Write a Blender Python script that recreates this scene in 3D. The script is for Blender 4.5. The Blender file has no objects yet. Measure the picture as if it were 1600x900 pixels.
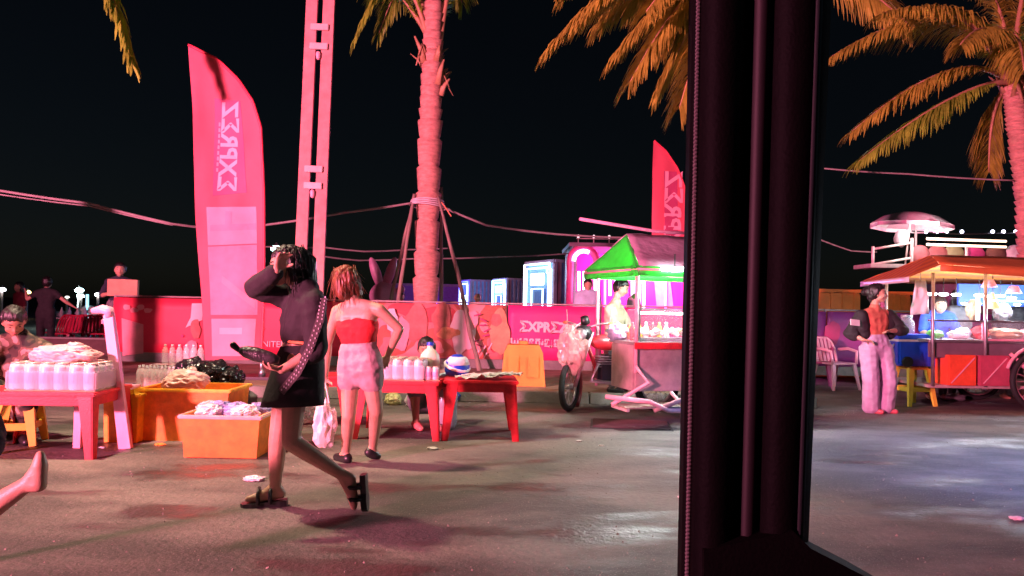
import bpy, bmesh, math, random
from mathutils import Vector, Matrix, noise
random.seed(7)
V = Vector
C = bpy.context.scene.collection
SC = bpy.context.scene

# ------------------------------------------------------------------ camera, sky, lights, exposure
F = 1150.0                                   # focal length in pixels of the 1600 px wide photograph
CAM = Matrix.Translation((0, 0, 1.25)) @ Matrix.Rotation(math.pi/2 + math.atan(28/F), 4, 'X') @ Matrix.Rotation(math.radians(1.146), 4, 'Z')
cd = bpy.data.cameras.new('camera'); cam = bpy.data.objects.new('camera', cd); C.objects.link(cam)
cam.matrix_world = CAM; cd.sensor_width = 36; cd.lens = 36*F/1600; cd.clip_start = .02; cd.clip_end = 2000
SC.camera = cam
w = bpy.data.worlds.new('World'); SC.world = w; w.use_nodes = True
nt = w.node_tree; bg = nt.nodes['Background']
sky = nt.nodes.new('ShaderNodeTexSky'); sky.sky_type = 'NISHITA'; sky.sun_disc = False
sky.sun_elevation = math.radians(35); sky.sun_rotation = math.radians(120)   # moonlight through the same sky model
nt.links.new(sky.outputs[0], bg.inputs[0]); bg.inputs[1].default_value = .0008
ml = bpy.data.lights.new('moon', 'SUN'); ml.energy = .01; ml.angle = math.radians(.5); ml.color = (.7, .8, 1)
mo = bpy.data.objects.new('moon', ml); C.objects.link(mo); mo.rotation_euler = (math.radians(40), 0, math.radians(120))
SC.view_settings.view_transform = 'Standard'; SC.view_settings.look = 'None'
SC.view_settings.exposure = .22; SC.view_settings.gamma = 1
SC.render.engine = 'CYCLES'; SC.cycles.use_denoising = True
SC.cycles.max_bounces = 6; SC.cycles.transparent_max_bounces = 16
SC.cycles.sample_clamp_indirect = 6
KEY_RED = (1, .235, .40); KEY_POWER = 44000  # red key light of the assumed floodlight
LAMP_WARM = (1, .76, .53); LAMP_POWER = 2900  # light of the assumed warm lamp overhead

def ray(px, py): return (CAM.to_3x3() @ V(((px-800)/F, (450-py)/F, -1)))
def P(px, py, Y):                            # world point seen in the photograph at px,py at depth Y
    d = ray(px, py); return V((0, 0, 1.25)) + d*(Y/d.y)
def G(px, py, z=0):                          # world point on the level z
    d = ray(px, py); return V((0, 0, 1.25)) + d*((z-1.25)/d.z)

# ------------------------------------------------------------------ materials
MATS = {}
def mat(name, col, rough=.6, metal=0, var=.18, scale=6, bump=0, bscale=80, emit=None, es=0, alpha=1, spec=.5, trans=0, sub=0, stretch=None):
    if name in MATS: return MATS[name]
    m = bpy.data.materials.new(name); m.use_nodes = True; n = m.node_tree.nodes; l = m.node_tree.links
    b = n['Principled BSDF']; b.inputs['Roughness'].default_value = rough; b.inputs['Metallic'].default_value = metal
    b.inputs['Specular IOR Level'].default_value = spec
    tc = n.new('ShaderNodeTexCoord'); mp = n.new('ShaderNodeMapping'); l.new(tc.outputs['Object'], mp.inputs[0])
    if stretch: mp.inputs['Scale'].default_value = stretch
    nz = n.new('ShaderNodeTexNoise'); nz.inputs['Scale'].default_value = scale; nz.inputs['Detail'].default_value = 5
    nz.inputs['Roughness'].default_value = .65
    l.new(mp.outputs[0], nz.inputs[0])
    rp = n.new('ShaderNodeMapRange'); rp.inputs[1].default_value = .3; rp.inputs[2].default_value = .7
    l.new(nz.outputs[0], rp.inputs[0])
    mx = n.new('ShaderNodeMix'); mx.data_type = 'RGBA'
    mx.inputs[6].default_value = (*[c*(1-var) for c in col], 1); mx.inputs[7].default_value = (*[min(1, c*(1+var)) for c in col], 1)
    l.new(rp.outputs[0], mx.inputs[0]); l.new(mx.outputs[2], b.inputs['Base Color'])
    if bump:
        n2 = n.new('ShaderNodeTexNoise'); n2.inputs['Scale'].default_value = bscale; n2.inputs['Detail'].default_value = 4
        l.new(mp.outputs[0], n2.inputs[0])
        bp = n.new('ShaderNodeBump'); bp.inputs['Strength'].default_value = bump; bp.inputs['Distance'].default_value = .02
        l.new(n2.outputs[0], bp.inputs['Height']); l.new(bp.outputs[0], b.inputs['Normal'])
    if emit: b.inputs['Emission Color'].default_value = (*emit, 1); b.inputs['Emission Strength'].default_value = es
    if alpha < 1: b.inputs['Alpha'].default_value = alpha
    if trans: b.inputs['Transmission Weight'].default_value = trans
    if sub: b.inputs['Subsurface Weight'].default_value = sub; b.inputs['Subsurface Radius'].default_value = (.02, .008, .004)
    MATS[name] = m; return m
def translucent(m, f):                       # thin cloth that also passes light
    n = m.node_tree.nodes; l = m.node_tree.links; b = n['Principled BSDF']; t = n.new('ShaderNodeBsdfTranslucent'); x = n.new('ShaderNodeMixShader'); x.inputs[0].default_value = f
    src = b.inputs['Base Color'].links[0].from_socket; l.new(src, t.inputs[0]); l.new(b.outputs[0], x.inputs[1]); l.new(t.outputs[0], x.inputs[2]); l.new(x.outputs[0], n['Material Output'].inputs[0])
def glow(name, col, es): return mat(name, (.8, .8, .8), .4, emit=col, es=es)
def cloth2(name, cols, scale):               # printed fabric in several tones
    if name in MATS: return MATS[name]
    m = mat(name, cols[0], .9, bump=.25, bscale=25); n = m.node_tree.nodes; l = m.node_tree.links
    tc = n.new('ShaderNodeTexCoord'); nz = n.new('ShaderNodeTexNoise'); nz.inputs['Scale'].default_value = scale; nz.inputs['Detail'].default_value = 1.5
    l.new(tc.outputs['Object'], nz.inputs[0])
    r = n.new('ShaderNodeValToRGB'); r.color_ramp.interpolation = 'CONSTANT'
    e = r.color_ramp.elements; e[0].position = 0; e[0].color = (*cols[0], 1); e[1].position = .42; e[1].color = (*cols[1], 1)
    for i, c in enumerate(cols[2:]):
        k = e.new(.5+.08*i); k.color = (*c, 1)
    l.new(nz.outputs[0], r.inputs[0]); l.new(r.outputs[0], n['Principled BSDF'].inputs['Base Color']); return m

SKIN = mat('skin', (.50, .29, .20), .45, var=.14, scale=14, sub=.05, bump=.12, bscale=160)
SKIN2 = mat('skin_tan', (.36, .19, .12), .5, var=.08)
HAIR = mat('black_hair', (.012, .009, .009), .42, var=.4, scale=30, bump=.5, bscale=70, stretch=(1, 1, .15))
HAIRB = mat('auburn_hair', (.16, .045, .02), .42, var=.5, scale=30, bump=.5, bscale=70, stretch=(1, 1, .15))
BLACKC = mat('black_cloth', (.017, .014, .017), .85, bump=.35, bscale=22)
NAVYC = mat('navy_cloth', (.02, .022, .04), .9, bump=.35, bscale=22)
REDC = mat('red_knit', (.55, .02, .025), .85, bump=.3, bscale=30)
SHORTS = mat('pale_denim', (.42, .27, .29), .9, bump=.4, bscale=24)
LILAC = mat('pale_trousers', (.46, .34, .48), .85, bump=.5, bscale=11)
CREAM = mat('cream_cloth', (.46, .41, .28), .9, bump=.35, bscale=18)
PALEBLUE = mat('pale_blue_cloth', (.5, .6, .75), .9, bump=.35, bscale=18)
BLUEC = mat('blue_cloth', (.03, .08, .5), .9, bump=.35, bscale=18)
PINKC = mat('pink_cloth', (.5, .22, .24), .9, bump=.35, bscale=18)
GREYC = mat('grey_cloth', (.15, .14, .15), .9, bump=.35, bscale=18)
CAMO = cloth2('camouflage_cloth', [(.015, .015, .012), (.05, .035, .025), (.14, .09, .06), (.32, .24, .20)], 9)
REDP = mat('red_plastic', (.60, .018, .03), .45, var=.25, scale=12, bump=.1)
PINKP = mat('pink_plastic', (.75, .36, .48), .4, var=.12, scale=4)
ORANGEP = mat('orange_plastic', (.85, .235, .025), .5, var=.24, scale=11, bump=.12)
AMBERP = mat('amber_plastic', (.80, .42, .03), .5, var=.24, scale=11, bump=.12)
YELLOWP = mat('yellow_plastic', (.75, .52, .06), .42, var=.12, scale=5)
BLUEP = mat('blue_plastic', (.012, .06, .52), .4, var=.14)
WHITEP = mat('white_plastic', (.72, .70, .70), .45, var=.1)
BLACKP = mat('black_plastic', (.014, .013, .014), .4, var=.3)
STEEL = mat('steel', (.5, .5, .52), .38, metal=.85, var=.2, scale=12)
DULLM = mat('painted_steel', (.42, .33, .31), .6, var=.22, scale=7, bump=.15)
PINKM = mat('pink_painted_steel', (.68, .34, .40), .5, var=.2, scale=8)
RUBBER = mat('rubber', (.012, .012, .012), .8, var=.3)
WOOD = mat('weathered_wood', (.26, .21, .16), .85, var=.35, scale=10, bump=.5, bscale=60, stretch=(1, 1, .12))
CONC = mat('concrete', (.24, .22, .20), .9, var=.3, scale=3, bump=.4, bscale=40)
CLEAR = mat('clear_film', (.85, .82, .85), .14, alpha=.34, var=.05)
MILKY = mat('milky_bag', (.82, .76, .76), .28, alpha=.72, var=.1)
PET = mat('clear_bottle', (.80, .72, .74), .1, alpha=.3, var=.05)
GLASS = mat('cart_glass', (.9, .95, .97), .05, alpha=.09, var=.02)
PAPER = mat('crumpled_paper', (.65, .60, .58), .8, bump=.3)
CARD = mat('cardboard', (.62, .34, .22), .85, var=.12)

# ------------------------------------------------------------------ mesh helpers
def wmat(o):
    m = Matrix.LocRotScale(o.location, o.rotation_euler, o.scale)
    return wmat(o.parent) @ m if o.parent else m
def tag(o, label=None, cat=None, group=None, kind=None):
    for k, v in (('label', label), ('category', cat), ('group', group), ('kind', kind)):
        if v: o[k] = v
    return o
def thing(name, label, cat, loc=(0, 0, 0), rz=0, group=None):
    o = bpy.data.objects.new(name, None); C.objects.link(o); o.location = loc; o.rotation_euler = (0, 0, rz)
    o.empty_display_size = .2
    return tag(o, label, cat, group)
def link_mesh(me, name, m, parent=None, smooth=False):
    if m and not me.materials: me.materials.append(m)
    if parent: me.transform(wmat(parent).inverted()); loc = V((0, 0, 0))
    else:
        co = [v.co for v in me.vertices]
        lo = V([min(c[i] for c in co) for i in range(3)]); hi = V([max(c[i] for c in co) for i in range(3)])
        loc = V(((lo.x+hi.x)/2, (lo.y+hi.y)/2, lo.z)); me.transform(Matrix.Translation(-loc))
    o = bpy.data.objects.new(name, me); C.objects.link(o); o.location = loc
    if parent: o.parent = parent
    if smooth:
        for p in me.polygons: p.use_smooth = True
    return o
class MB:
    def __init__(s, M=None): s.v = []; s.f = []; s.M = M
    def add(s, vs, fs):
        k = len(s.v); s.v += [(s.M @ V(p)) if s.M else V(p) for p in vs]; s.f += [[i+k for i in f] for f in fs]; return s
    def box(s, c, d, R=None, taper=1):
        c = V(c); vs = []
        for z in (-1, 1):
            t = taper if z > 0 else 1
            for x, y in ((-1, -1), (1, -1), (1, 1), (-1, 1)):
                p = V((x*d[0]/2*t, y*d[1]/2*t, z*d[2]/2)); vs.append(c + (R @ p if R else p))
        return s.add(vs, [(3, 2, 1, 0), (4, 5, 6, 7), (0, 1, 5, 4), (1, 2, 6, 5), (2, 3, 7, 6), (3, 0, 4, 7)])
    def rbox(s, c, d, b=.01, R=None):        # box with chamfered edges
        bm = bmesh.new(); bmesh.ops.create_cube(bm, size=1)
        for v in bm.verts: v.co = V((v.co.x*d[0], v.co.y*d[1], v.co.z*d[2]))
        bmesh.ops.bevel(bm, geom=bm.edges[:], offset=b, segments=2, affect='EDGES')
        bm.verts.index_update()
        s.add([V(c) + (R @ v.co if R else v.co) for v in bm.verts], [[v.index for v in f.verts] for f in bm.faces]); bm.free(); return s
    def bar(s, p0, p1, w, h=None, up=(0, 0, 1), w1=None):
        p0, p1 = V(p0), V(p1); d = (p1-p0).normalized(); h = h or w; up = V(up)
        if abs(d.dot(up)) > .98: up = V((0, 1, 0))
        x = d.cross(up).normalized(); y = x.cross(d); k = (w1 or w)/w; vs = []
        for p, q in ((p0, 1), (p1, k)):
            for a, b in ((-1, -1), (1, -1), (1, 1), (-1, 1)): vs.append(p + x*a*w/2*q + y*b*h/2*q)
        return s.add(vs, [(3, 2, 1, 0), (4, 5, 6, 7), (0, 1, 5, 4), (1, 2, 6, 5), (2, 3, 7, 6), (3, 0, 4, 7)])
    def tube(s, pts, r, n=8, cap=True, squash=1):
        pts = [V(p) for p in pts]; N = len(pts); rs = r if isinstance(r, (list, tuple)) else [r]*N
        vs = []; px = None
        for i, p in enumerate(pts):
            d = (pts[min(i+1, N-1)] - pts[max(i-1, 0)]).normalized()
            if px is None: px = d.cross(V((0, 0, 1)) if abs(d.z) < .9 else V((0, 1, 0))).normalized()
            px = (px - d*px.dot(d)).normalized(); py = d.cross(px)
            for k in range(n):
                a = 2*math.pi*k/n; vs.append(p + px*math.cos(a)*rs[i] + py*math.sin(a)*rs[i]*squash)
        fs = [(i*n+k, i*n+(k+1) % n, (i+1)*n+(k+1) % n, (i+1)*n+k) for i in range(N-1) for k in range(n)]
        if cap: fs += [list(range(n))[::-1], list(range((N-1)*n, N*n))]
        return s.add(vs, fs)
    def lathe(s, prof, c=(0, 0, 0), n=14, R=None):
        vs = []; c = V(c)
        for r, z in prof:
            for k in range(n):
                a = 2*math.pi*k/n; p = V((r*math.cos(a), r*math.sin(a), z)); vs.append(c + (R @ p if R else p))
        m = len(prof); fs = [(i*n+k, i*n+(k+1) % n, (i+1)*n+(k+1) % n, (i+1)*n+k) for i in range(m-1) for k in range(n)]
        fs += [list(range(n))[::-1], list(range((m-1)*n, m*n))]
        return s.add(vs, fs)
    def ring(s, c, R, r, axis=(0, 0, 1), n=24, m=8, a0=0, a1=2*math.pi):
        q = V((0, 0, 1)).rotation_difference(V(axis)); full = abs(a1-a0-2*math.pi) < 1e-4
        pts = [V(c) + q @ V((R*math.cos(a0+(a1-a0)*i/n), R*math.sin(a0+(a1-a0)*i/n), 0)) for i in range(n+1)]
        return s.tube(pts, r, m, cap=not full)
    def prism(s, poly, y0, y1):              # polygon in x,z pulled along y
        n = len(poly); vs = [V((x, y0, z)) for x, z in poly] + [V((x, y1, z)) for x, z in poly]
        return s.add(vs, [list(range(n)), list(range(n, 2*n))[::-1]] + [(i, i+n, (i+1) % n+n, (i+1) % n) for i in range(n)])
    def sheet(s, A, B, D, E, nx=1, ny=1, t=.004, wob=0, seed=0):  # thick cloth between four corners A-B top, D-E bottom
        A, B, D, E = V(A), V(B), V(D), V(E); nn = (B-A).cross(D-A).normalized(); top = []
        for j in range(ny+1):
            for i in range(nx+1):
                u, v = i/nx, j/ny; p = (A.lerp(B, u)).lerp(D.lerp(E, u), v)
                if wob: p = p + nn*wob*noise.noise(V((u*5+seed, v*3, seed)))
                top.append(p)
        n = len(top); f = lambda i, j: j*(nx+1)+i
        fs = [(f(i, j), f(i, j+1), f(i+1, j+1), f(i+1, j)) for j in range(ny) for i in range(nx)]
        fs += [tuple(k+n for k in q[::-1]) for q in fs]
        bd = [f(i, 0) for i in range(nx+1)] + [f(nx, j) for j in range(1, ny+1)] + [f(i, ny) for i in range(nx-1, -1, -1)] + [f(0, j) for j in range(ny-1, 0, -1)]
        fs += [(bd[i], bd[(i+1) % len(bd)], bd[(i+1) % len(bd)]+n, bd[i]+n) for i in range(len(bd))]
        return s.add(top + [p - nn*t for p in top], fs)
    def blob(s, c, d, amp=.2, freq=2, sub=3, seed=0, R=None):
        bm = bmesh.new(); bmesh.ops.create_icosphere(bm, subdivisions=sub, radius=1); bm.verts.index_update()
        vs = []
        for v in bm.verts:
            k = 1 + amp*noise.noise(v.co*freq + V((seed*3.7, seed, 0))) + amp*.5*(.5-abs(noise.noise(v.co*freq*2.2 + V((seed, 0, 5))))*2) + (amp*.22*(.5-abs(noise.noise(v.co*freq*5 + V((seed, 2, 5))))*2) if amp > .2 else 0)
            p = V((v.co.x*d[0]*k, v.co.y*d[1]*k, v.co.z*d[2]*k)); vs.append(V(c) + (R @ p if R else p))
        s.add(vs, [[v.index for v in f.verts] for f in bm.faces]); bm.free(); return s
    def cap(s, p0, r0, p1, r1, n=10):
        p0, p1 = V(p0), V(p1); d = p1-p0
        if d.length < 1e-5: p1 = p0 + V((0, 0, 1e-4)); d = p1-p0
        d.normalize(); pts = []; rs = []
        for a in (-78, -50, -22): pts.append(p0 + d*r0*math.sin(math.radians(a))); rs.append(r0*math.cos(math.radians(a)))
        pts.append(p0); rs.append(r0); pts.append(p1); rs.append(r1)
        for a in (22, 50, 78): pts.append(p1 + d*r1*math.sin(math.radians(a))); rs.append(r1*math.cos(math.radians(a)))
        return s.tube(pts, rs, n)
    def mesh(s, name='m'):
        me = bpy.data.meshes.new(name); me.from_pydata([tuple(p) for p in s.v], [], s.f); me.update(); return me
    def build(s, name, m, parent=None, smooth=False):
        me = s.mesh(name); bm = bmesh.new(); bm.from_mesh(me); bmesh.ops.recalc_face_normals(bm, faces=bm.faces); bm.to_mesh(me); bm.free()
        return link_mesh(me, name, m, parent, smooth)
    def skin(s, name, m, parent=None, voxel=.012, it=4, fold=0, strand=0):          # fuse into one continuous surface
        me = s.mesh(); o = bpy.data.objects.new('tmp', me); C.objects.link(o)
        r = o.modifiers.new('r', 'REMESH'); r.mode = 'VOXEL'; r.voxel_size = voxel
        k = o.modifiers.new('s', 'SMOOTH'); k.iterations = it; k.factor = .5
        dg = bpy.context.evaluated_depsgraph_get(); dg.update()
        out = bpy.data.meshes.new_from_object(o.evaluated_get(dg)); bpy.data.objects.remove(o); bpy.data.meshes.remove(me)
        out.name = name
        if fold or strand:
            bmx = bmesh.new(); bmx.from_mesh(out); bmx.normal_update()
            for v in bmx.verts:
                c = v.co; k = 0
                if fold: k += fold*(.6-2*abs(noise.noise(V((c.x*7, c.y*7, c.z*11)))))*.6 + fold*noise.noise(V((c.x*16, c.y*16, c.z*16)))*.4
                if strand: k += strand*noise.noise(V((c.x*75, c.y*75, c.z*7)))
                v.co = c + v.normal*k
            bmx.to_mesh(out); bmx.free()
        return link_mesh(out, name, m, parent, True)
def copy_tree(o, parent=None):
    c = o.copy(); C.objects.link(c); c.parent = parent
    for ch in o.children: copy_tree(ch, c)
    return c
def text(body, size, m, parent, M, name='lettering', ext=.002, mirror=False, sx=1, bold=0):
    cu = bpy.data.curves.new('t', 'FONT'); cu.body = body; cu.size = size; cu.align_x = 'CENTER'; cu.align_y = 'CENTER'; cu.extrude = ext; cu.resolution_u = 2
    cu.offset = bold
    o = bpy.data.objects.new('t', cu); C.objects.link(o); dg = bpy.context.evaluated_depsgraph_get(); dg.update()
    me = bpy.data.meshes.new_from_object(o.evaluated_get(dg)); bpy.data.objects.remove(o)
    me.transform(M @ Matrix.Diagonal((sx*(-1 if mirror else 1), 1, 1, 1))); me.materials.clear()
    return link_mesh(me, name, m, parent)
def frame(o, xa, ya):                        # matrix with origin o, x axis xa, y axis ya
    xa = V(xa).normalized(); ya = V(ya).normalized(); za = xa.cross(ya)
    M = Matrix((xa, ya, za)).transposed().to_4x4(); M.translation = V(o); return M

# ------------------------------------------------------------------ ground
def ground_mat():
    m = bpy.data.materials.new('asphalt'); m.use_nodes = True; n = m.node_tree.nodes; l = m.node_tree.links; b = n['Principled BSDF']
    tc = n.new('ShaderNodeTexCoord')
    def nz(s, d=5, st=None):
        mp = n.new('ShaderNodeMapping'); l.new(tc.outputs['Object'], mp.inputs[0])
        if st: mp.inputs['Scale'].default_value = st
        x = n.new('ShaderNodeTexNoise'); x.inputs['Scale'].default_value = s; x.inputs['Detail'].default_value = d; x.inputs['Roughness'].default_value = .62
        l.new(mp.outputs[0], x.inputs[0]); return x.outputs[0]
    def mr(i, a, c, lo=0, hi=1):
        r = n.new('ShaderNodeMapRange'); r.inputs[1].default_value = a; r.inputs[2].default_value = c; r.inputs[3].default_value = lo; r.inputs[4].default_value = hi
        l.new(i, r.inputs[0]); return r.outputs[0]
    def mix(f, a, c):
        x = n.new('ShaderNodeMix'); x.data_type = 'RGBA'; l.new(f, x.inputs[0])
        for k, q in ((6, a), (7, c)):
            if isinstance(q, tuple): x.inputs[k].default_value = (*q, 1)
            else: l.new(q, x.inputs[k])
        return x.outputs[2]
    patch = nz(.55, 7, (1, 1.9, 1)); fine = nz(26, 4); sp = nz(95, 2); damp = nz(.9, 5, (.8, 1.8, 1))
    base = mix(mr(patch, .42, .58), (.06, .051, .046), (.20, .166, .142))
    base = mix(mr(fine, .3, .75), base, mix(mr(patch, .3, .6), (.042, .037, .035), (.14, .118, .104)))
    base = mix(mr(sp, .60, .68, 0, .65), base, (.30, .26, .23))
    wet = mr(damp, .54, .61, 0, .7)
    base = mix(wet, base, (.03, .026, .024))
    l.new(base, b.inputs['Base Color'])
    l.new(mr(damp, .51, .64, .75, .33), b.inputs['Roughness'])
    bp = n.new('ShaderNodeBump'); bp.inputs['Strength'].default_value = .7; bp.inputs['Distance'].default_value = .015
    l.new(fine, bp.inputs['Height']); l.new(bp.outputs[0], b.inputs['Normal'])
    return m
ROAD = ground_mat()
SAND = mat('sandy_ground', (.10, .075, .055), .95, var=.4, scale=2, bump=.5, bscale=20)
PAVE = mat('pavement', (.27, .20, .13), .9, var=.35, scale=3.5, bump=.35, bscale=45)
o = MB().add([(-400, -60, -.01), (400, -60, -.01), (400, 800, -.01), (-400, 800, -.01)], [(0, 1, 2, 3)]).build('ground', SAND); o['kind'] = 'structure'
o = MB().add([(-40, -14, 0), (40, -14, 0), (40, 12.6, 0), (-40, 12.6, 0)], [(0, 1, 2, 3)]).build('road', ROAD); o['kind'] = 'structure'
KY = 9.55
o = MB().box((-2.9, (KY+.16+14.6)/2, .07), (13.8, 14.6-KY-.16, .136)).build('pavement', PAVE); o['kind'] = 'structure'
kb = thing('kerb', 'weathered concrete kerb of long stones along the pavement edge', 'kerb', (-2.9, KY, 0)); kb['kind'] = 'structure'
del kb['category']
for i in range(14):
    x = -9.8 + i*.985
    MB().rbox((x+.49, KY+.08, .072+random.uniform(-.004, .004)), (.972, .16, .146), .012).build('kerb_stone', CONC, kb)

# ------------------------------------------------------------------ assumed lamps, unseen, added to light this street
def assumed_lamp(base, head, label, col, power, spread, aim, rad=.18):  # assumed lamp on a post, always out of view
    base, head = V(base), V(head)
    t = thing('assumed_lamp', label, 'street lamp', base, group='assumed unseen lamps along the near side')
    MB().tube([base, base+V((0, 0, .5)), V((base.x, base.y, head.z-.7)), V((base.x, base.y, head.z-.2)).lerp(head, .15), head+V((0, 0, .1))], [.11, .075, .055, .05, .04], 10).build('post', DULLM, t, True)
    MB().rbox(base+V((0, 0, .012)), (.4, .4, .024), .005).build('base_plate', DULLM, t)
    q = V((0, 0, -1)).rotation_difference((V(aim)-head).normalized()).to_matrix()
    MB().lathe([(.05, .16), (.12, .1), (.24, .0), (.25, -.04), (.22, -.04), (.1, .05)], head, 16, q).build('lamp_head', DULLM, t, True)
    MB().lathe([(.0, 0), (.2, -.005), (.2, -.02), (0, -.03)], head, 16, q).build('lamp_glass', glow('lamp_glow_%d' % len(MATS), col, 12), t)
    ld = bpy.data.lights.new('assumed_lamp_light', 'SPOT'); ld.energy = power; ld.color = col; ld.spot_size = math.radians(spread); ld.spot_blend = .9; ld.shadow_soft_size = rad
    lo = bpy.data.objects.new('assumed_lamp_light', ld); C.objects.link(lo); lo.parent = t
    d = (V(aim)-head).normalized(); lo.location = head + d*.06 - base; lo.rotation_euler = d.to_track_quat('-Z', 'Y').to_euler()
    return t
assumed_lamp((-7.4, 5.6, 0), (-4.2, 5.8, 6.4), 'assumed unseen warm street lamp leaning over the road beside the walkers', LAMP_WARM, LAMP_POWER, 80, (-2.6, 6.6, 0))  # assumed lamp, unseen, for the warm light from above
assumed_lamp((9.0, 2.2, 0), (6.4, 3.6, 7.0), 'assumed unseen white street lamp reaching over the road past the right stall', (.95, .80, .86), 60, 150, (4.6, 7.5, 0))  # assumed lamp, unseen, for pale light from the right
assumed_lamp((9.2, 1.5, 0), (8.4, 2.2, 4.6), 'assumed unseen blue lamp on a post beside the parked food cart', (.06, .28, 1), 4800, 32, (4.2, 5.9, 0), .1)  # assumed spot out of view, added for the blue road patch
assumed_lamp((3.2, -1.5, 0), (2.3, .2, 4.4), 'assumed unseen cyan lamp on a short post close behind the vehicle', (.28, 1, .95), 600, 20, (.72, 4.0, 0), .1)  # unseen spot added to make the cyan patch on the road
def assumed_floodlight(base, label, H, col, power, aim):  # assumed fixture out of view that carries the red key light
    base = V(base); t = thing('assumed_floodlight', label, 'floodlight', base, group='assumed unseen red floodlights across the road')
    MB().tube([base, base+V((0, 0, H+.5))], .05, 10).build('mast', DULLM, t, True)
    MB().rbox(base+V((0, 0, .02)), (.5, .5, .04), .006).build('base_plate', DULLM, t)
    h = base+V((0, 0, H)); d = (V(aim)-h).normalized(); M = frame(h+d*.15, d.cross(V((0, 0, 1))), (0, 0, 1))
    MB(M).rbox((0, 0, 0), (1.5, .9, .16), .02).build('lamp_housing', BLACKP, t)
    fl = h + d*.95 - V((0, 0, .40)); MB(frame(fl, d.cross(V((0, 0, 1))), (0, 0, 1))).box((0, 0, 0), (3.4, .02, 1.3)).build('added_light_flap', BLACKP, t)  # unseen flap added to keep the red light off the near road
    ld = bpy.data.lights.new('assumed_flood_light', 'SPOT'); ld.energy = power; ld.color = col; ld.spot_size = math.radians(72); ld.spot_blend = .5; ld.shadow_soft_size = .5
    lo = bpy.data.objects.new('assumed_flood_light', ld); C.objects.link(lo); lo.parent = t; lo.location = h + d*.3 - base; lo.rotation_euler = d.to_track_quat('-Z', 'Y').to_euler()
assumed_floodlight((-11, -6, 0), 'assumed unseen red floodlight on a mast beyond the near pavement', 3.2, KEY_RED, KEY_POWER, (-.5, 11, 2.5))  # assumed source of the red light, added behind the viewpoint

# ------------------------------------------------------------------ people
def mix3(a, b, t): return V(a).lerp(V(b), t)
def torso(mb, J, k, e=0, t0=0, t1=1):
    n, hp = J['neck'], (J['hipL']+J['hipR'])/2; sx = (J['shR']-J['shL']).normalized(); hx = (J['hipR']-J['hipL']).normalized()
    sl = [(.1, .105, .062), (.2, .1, .082), (.35, .078, .092), (.52, .058, .082), (.7, .062, .083), (.86, .082, .094), (1, .084, .098), (1.08, .06, .085)]
    sl = [s for s in sl if t0 <= s[0] <= t1]; pr = None
    for t, w, r in sl:
        c = n.lerp(hp, t); x = sx.lerp(hx, min(1, t)).normalized(); q = [(c+x*a*w*k, r*k+e) for a in (-1, 0, 1)]
        if pr:
            for a, b in zip(pr, q): mb.cap(a[0], a[1], b[0], b[1])
        pr = q
        mb.cap(q[0][0], q[0][1], q[2][0], q[2][1])
    if t0 <= .1:
        mb.cap(J['shL'], .05*k+e, mix3(n, J['shL'], .3), .055*k+e); mb.cap(J['shR'], .05*k+e, mix3(n, J['shR'], .3), .055*k+e)
def limb(mb, pts, rs, k, e, frac=1, f0=0):
    L = [(pts[i+1]-pts[i]).length for i in range(len(pts)-1)]; T = sum(L); pos = 0
    for i, l in enumerate(L):
        a, b = pos/T, (pos+l)/T; pos += l
        lo, hi = max(a, f0), min(b, frac)
        if hi <= lo: continue
        ta, tb = (lo-a)/(b-a), (hi-a)/(b-a); r = lambda t: (rs[i]+(rs[i+1]-rs[i])*t)*k+e
        mb.cap(pts[i].lerp(pts[i+1], ta), r(ta), pts[i].lerp(pts[i+1], tb), r(tb))
AR = [.05, .039, .041, .026]; LR = [.088, .058, .055, .036]
def armp(J, s): e, w = J['el'+s], J['wr'+s]; return [J['sh'+s], e, e.lerp(w, .25), w]
def legp(J, s): e, w = J['kn'+s], J['an'+s]; return [J['hip'+s], e, e.lerp(w, .3), w]
def hand(mb, w, d, nrm, thumb, k, curl=.5):
    d = d.normalized(); nrm = (nrm - d*nrm.dot(d)).normalized(); x = d.cross(nrm).normalized()*thumb
    pc = w + d*.075*k
    for a in (-1, -.33, .33, 1): mb.cap(w+d*.015*k+x*a*.014*k, .014*k, pc+x*a*.030*k, .0115*k, 8)
    for a, L in ((1, .066), (.34, .076), (-.33, .070), (-1, .054)):
        p = pc + x*a*.031*k; dd = (d + x*a*.10).normalized(); r = .0088*k
        for j in range(3):
            ang = curl*(.5+j*.75); q = (dd*math.cos(ang) + nrm*math.sin(ang)); p2 = p + q*L*k*(.44 if j == 0 else .30)
            mb.cap(p, r, p2, r*.92, 6); p = p2; r *= .92
    p = w + d*.025*k + x*.024*k
    for j, L in enumerate((.045, .03)):
        q = (d*.65 + x*(.75-.35*j) + nrm*(.25+.35*j)*(.4+curl)).normalized(); p2 = p+q*L*k; mb.cap(p, .0125*k, p2, .0095*k, 6); p = p2
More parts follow.
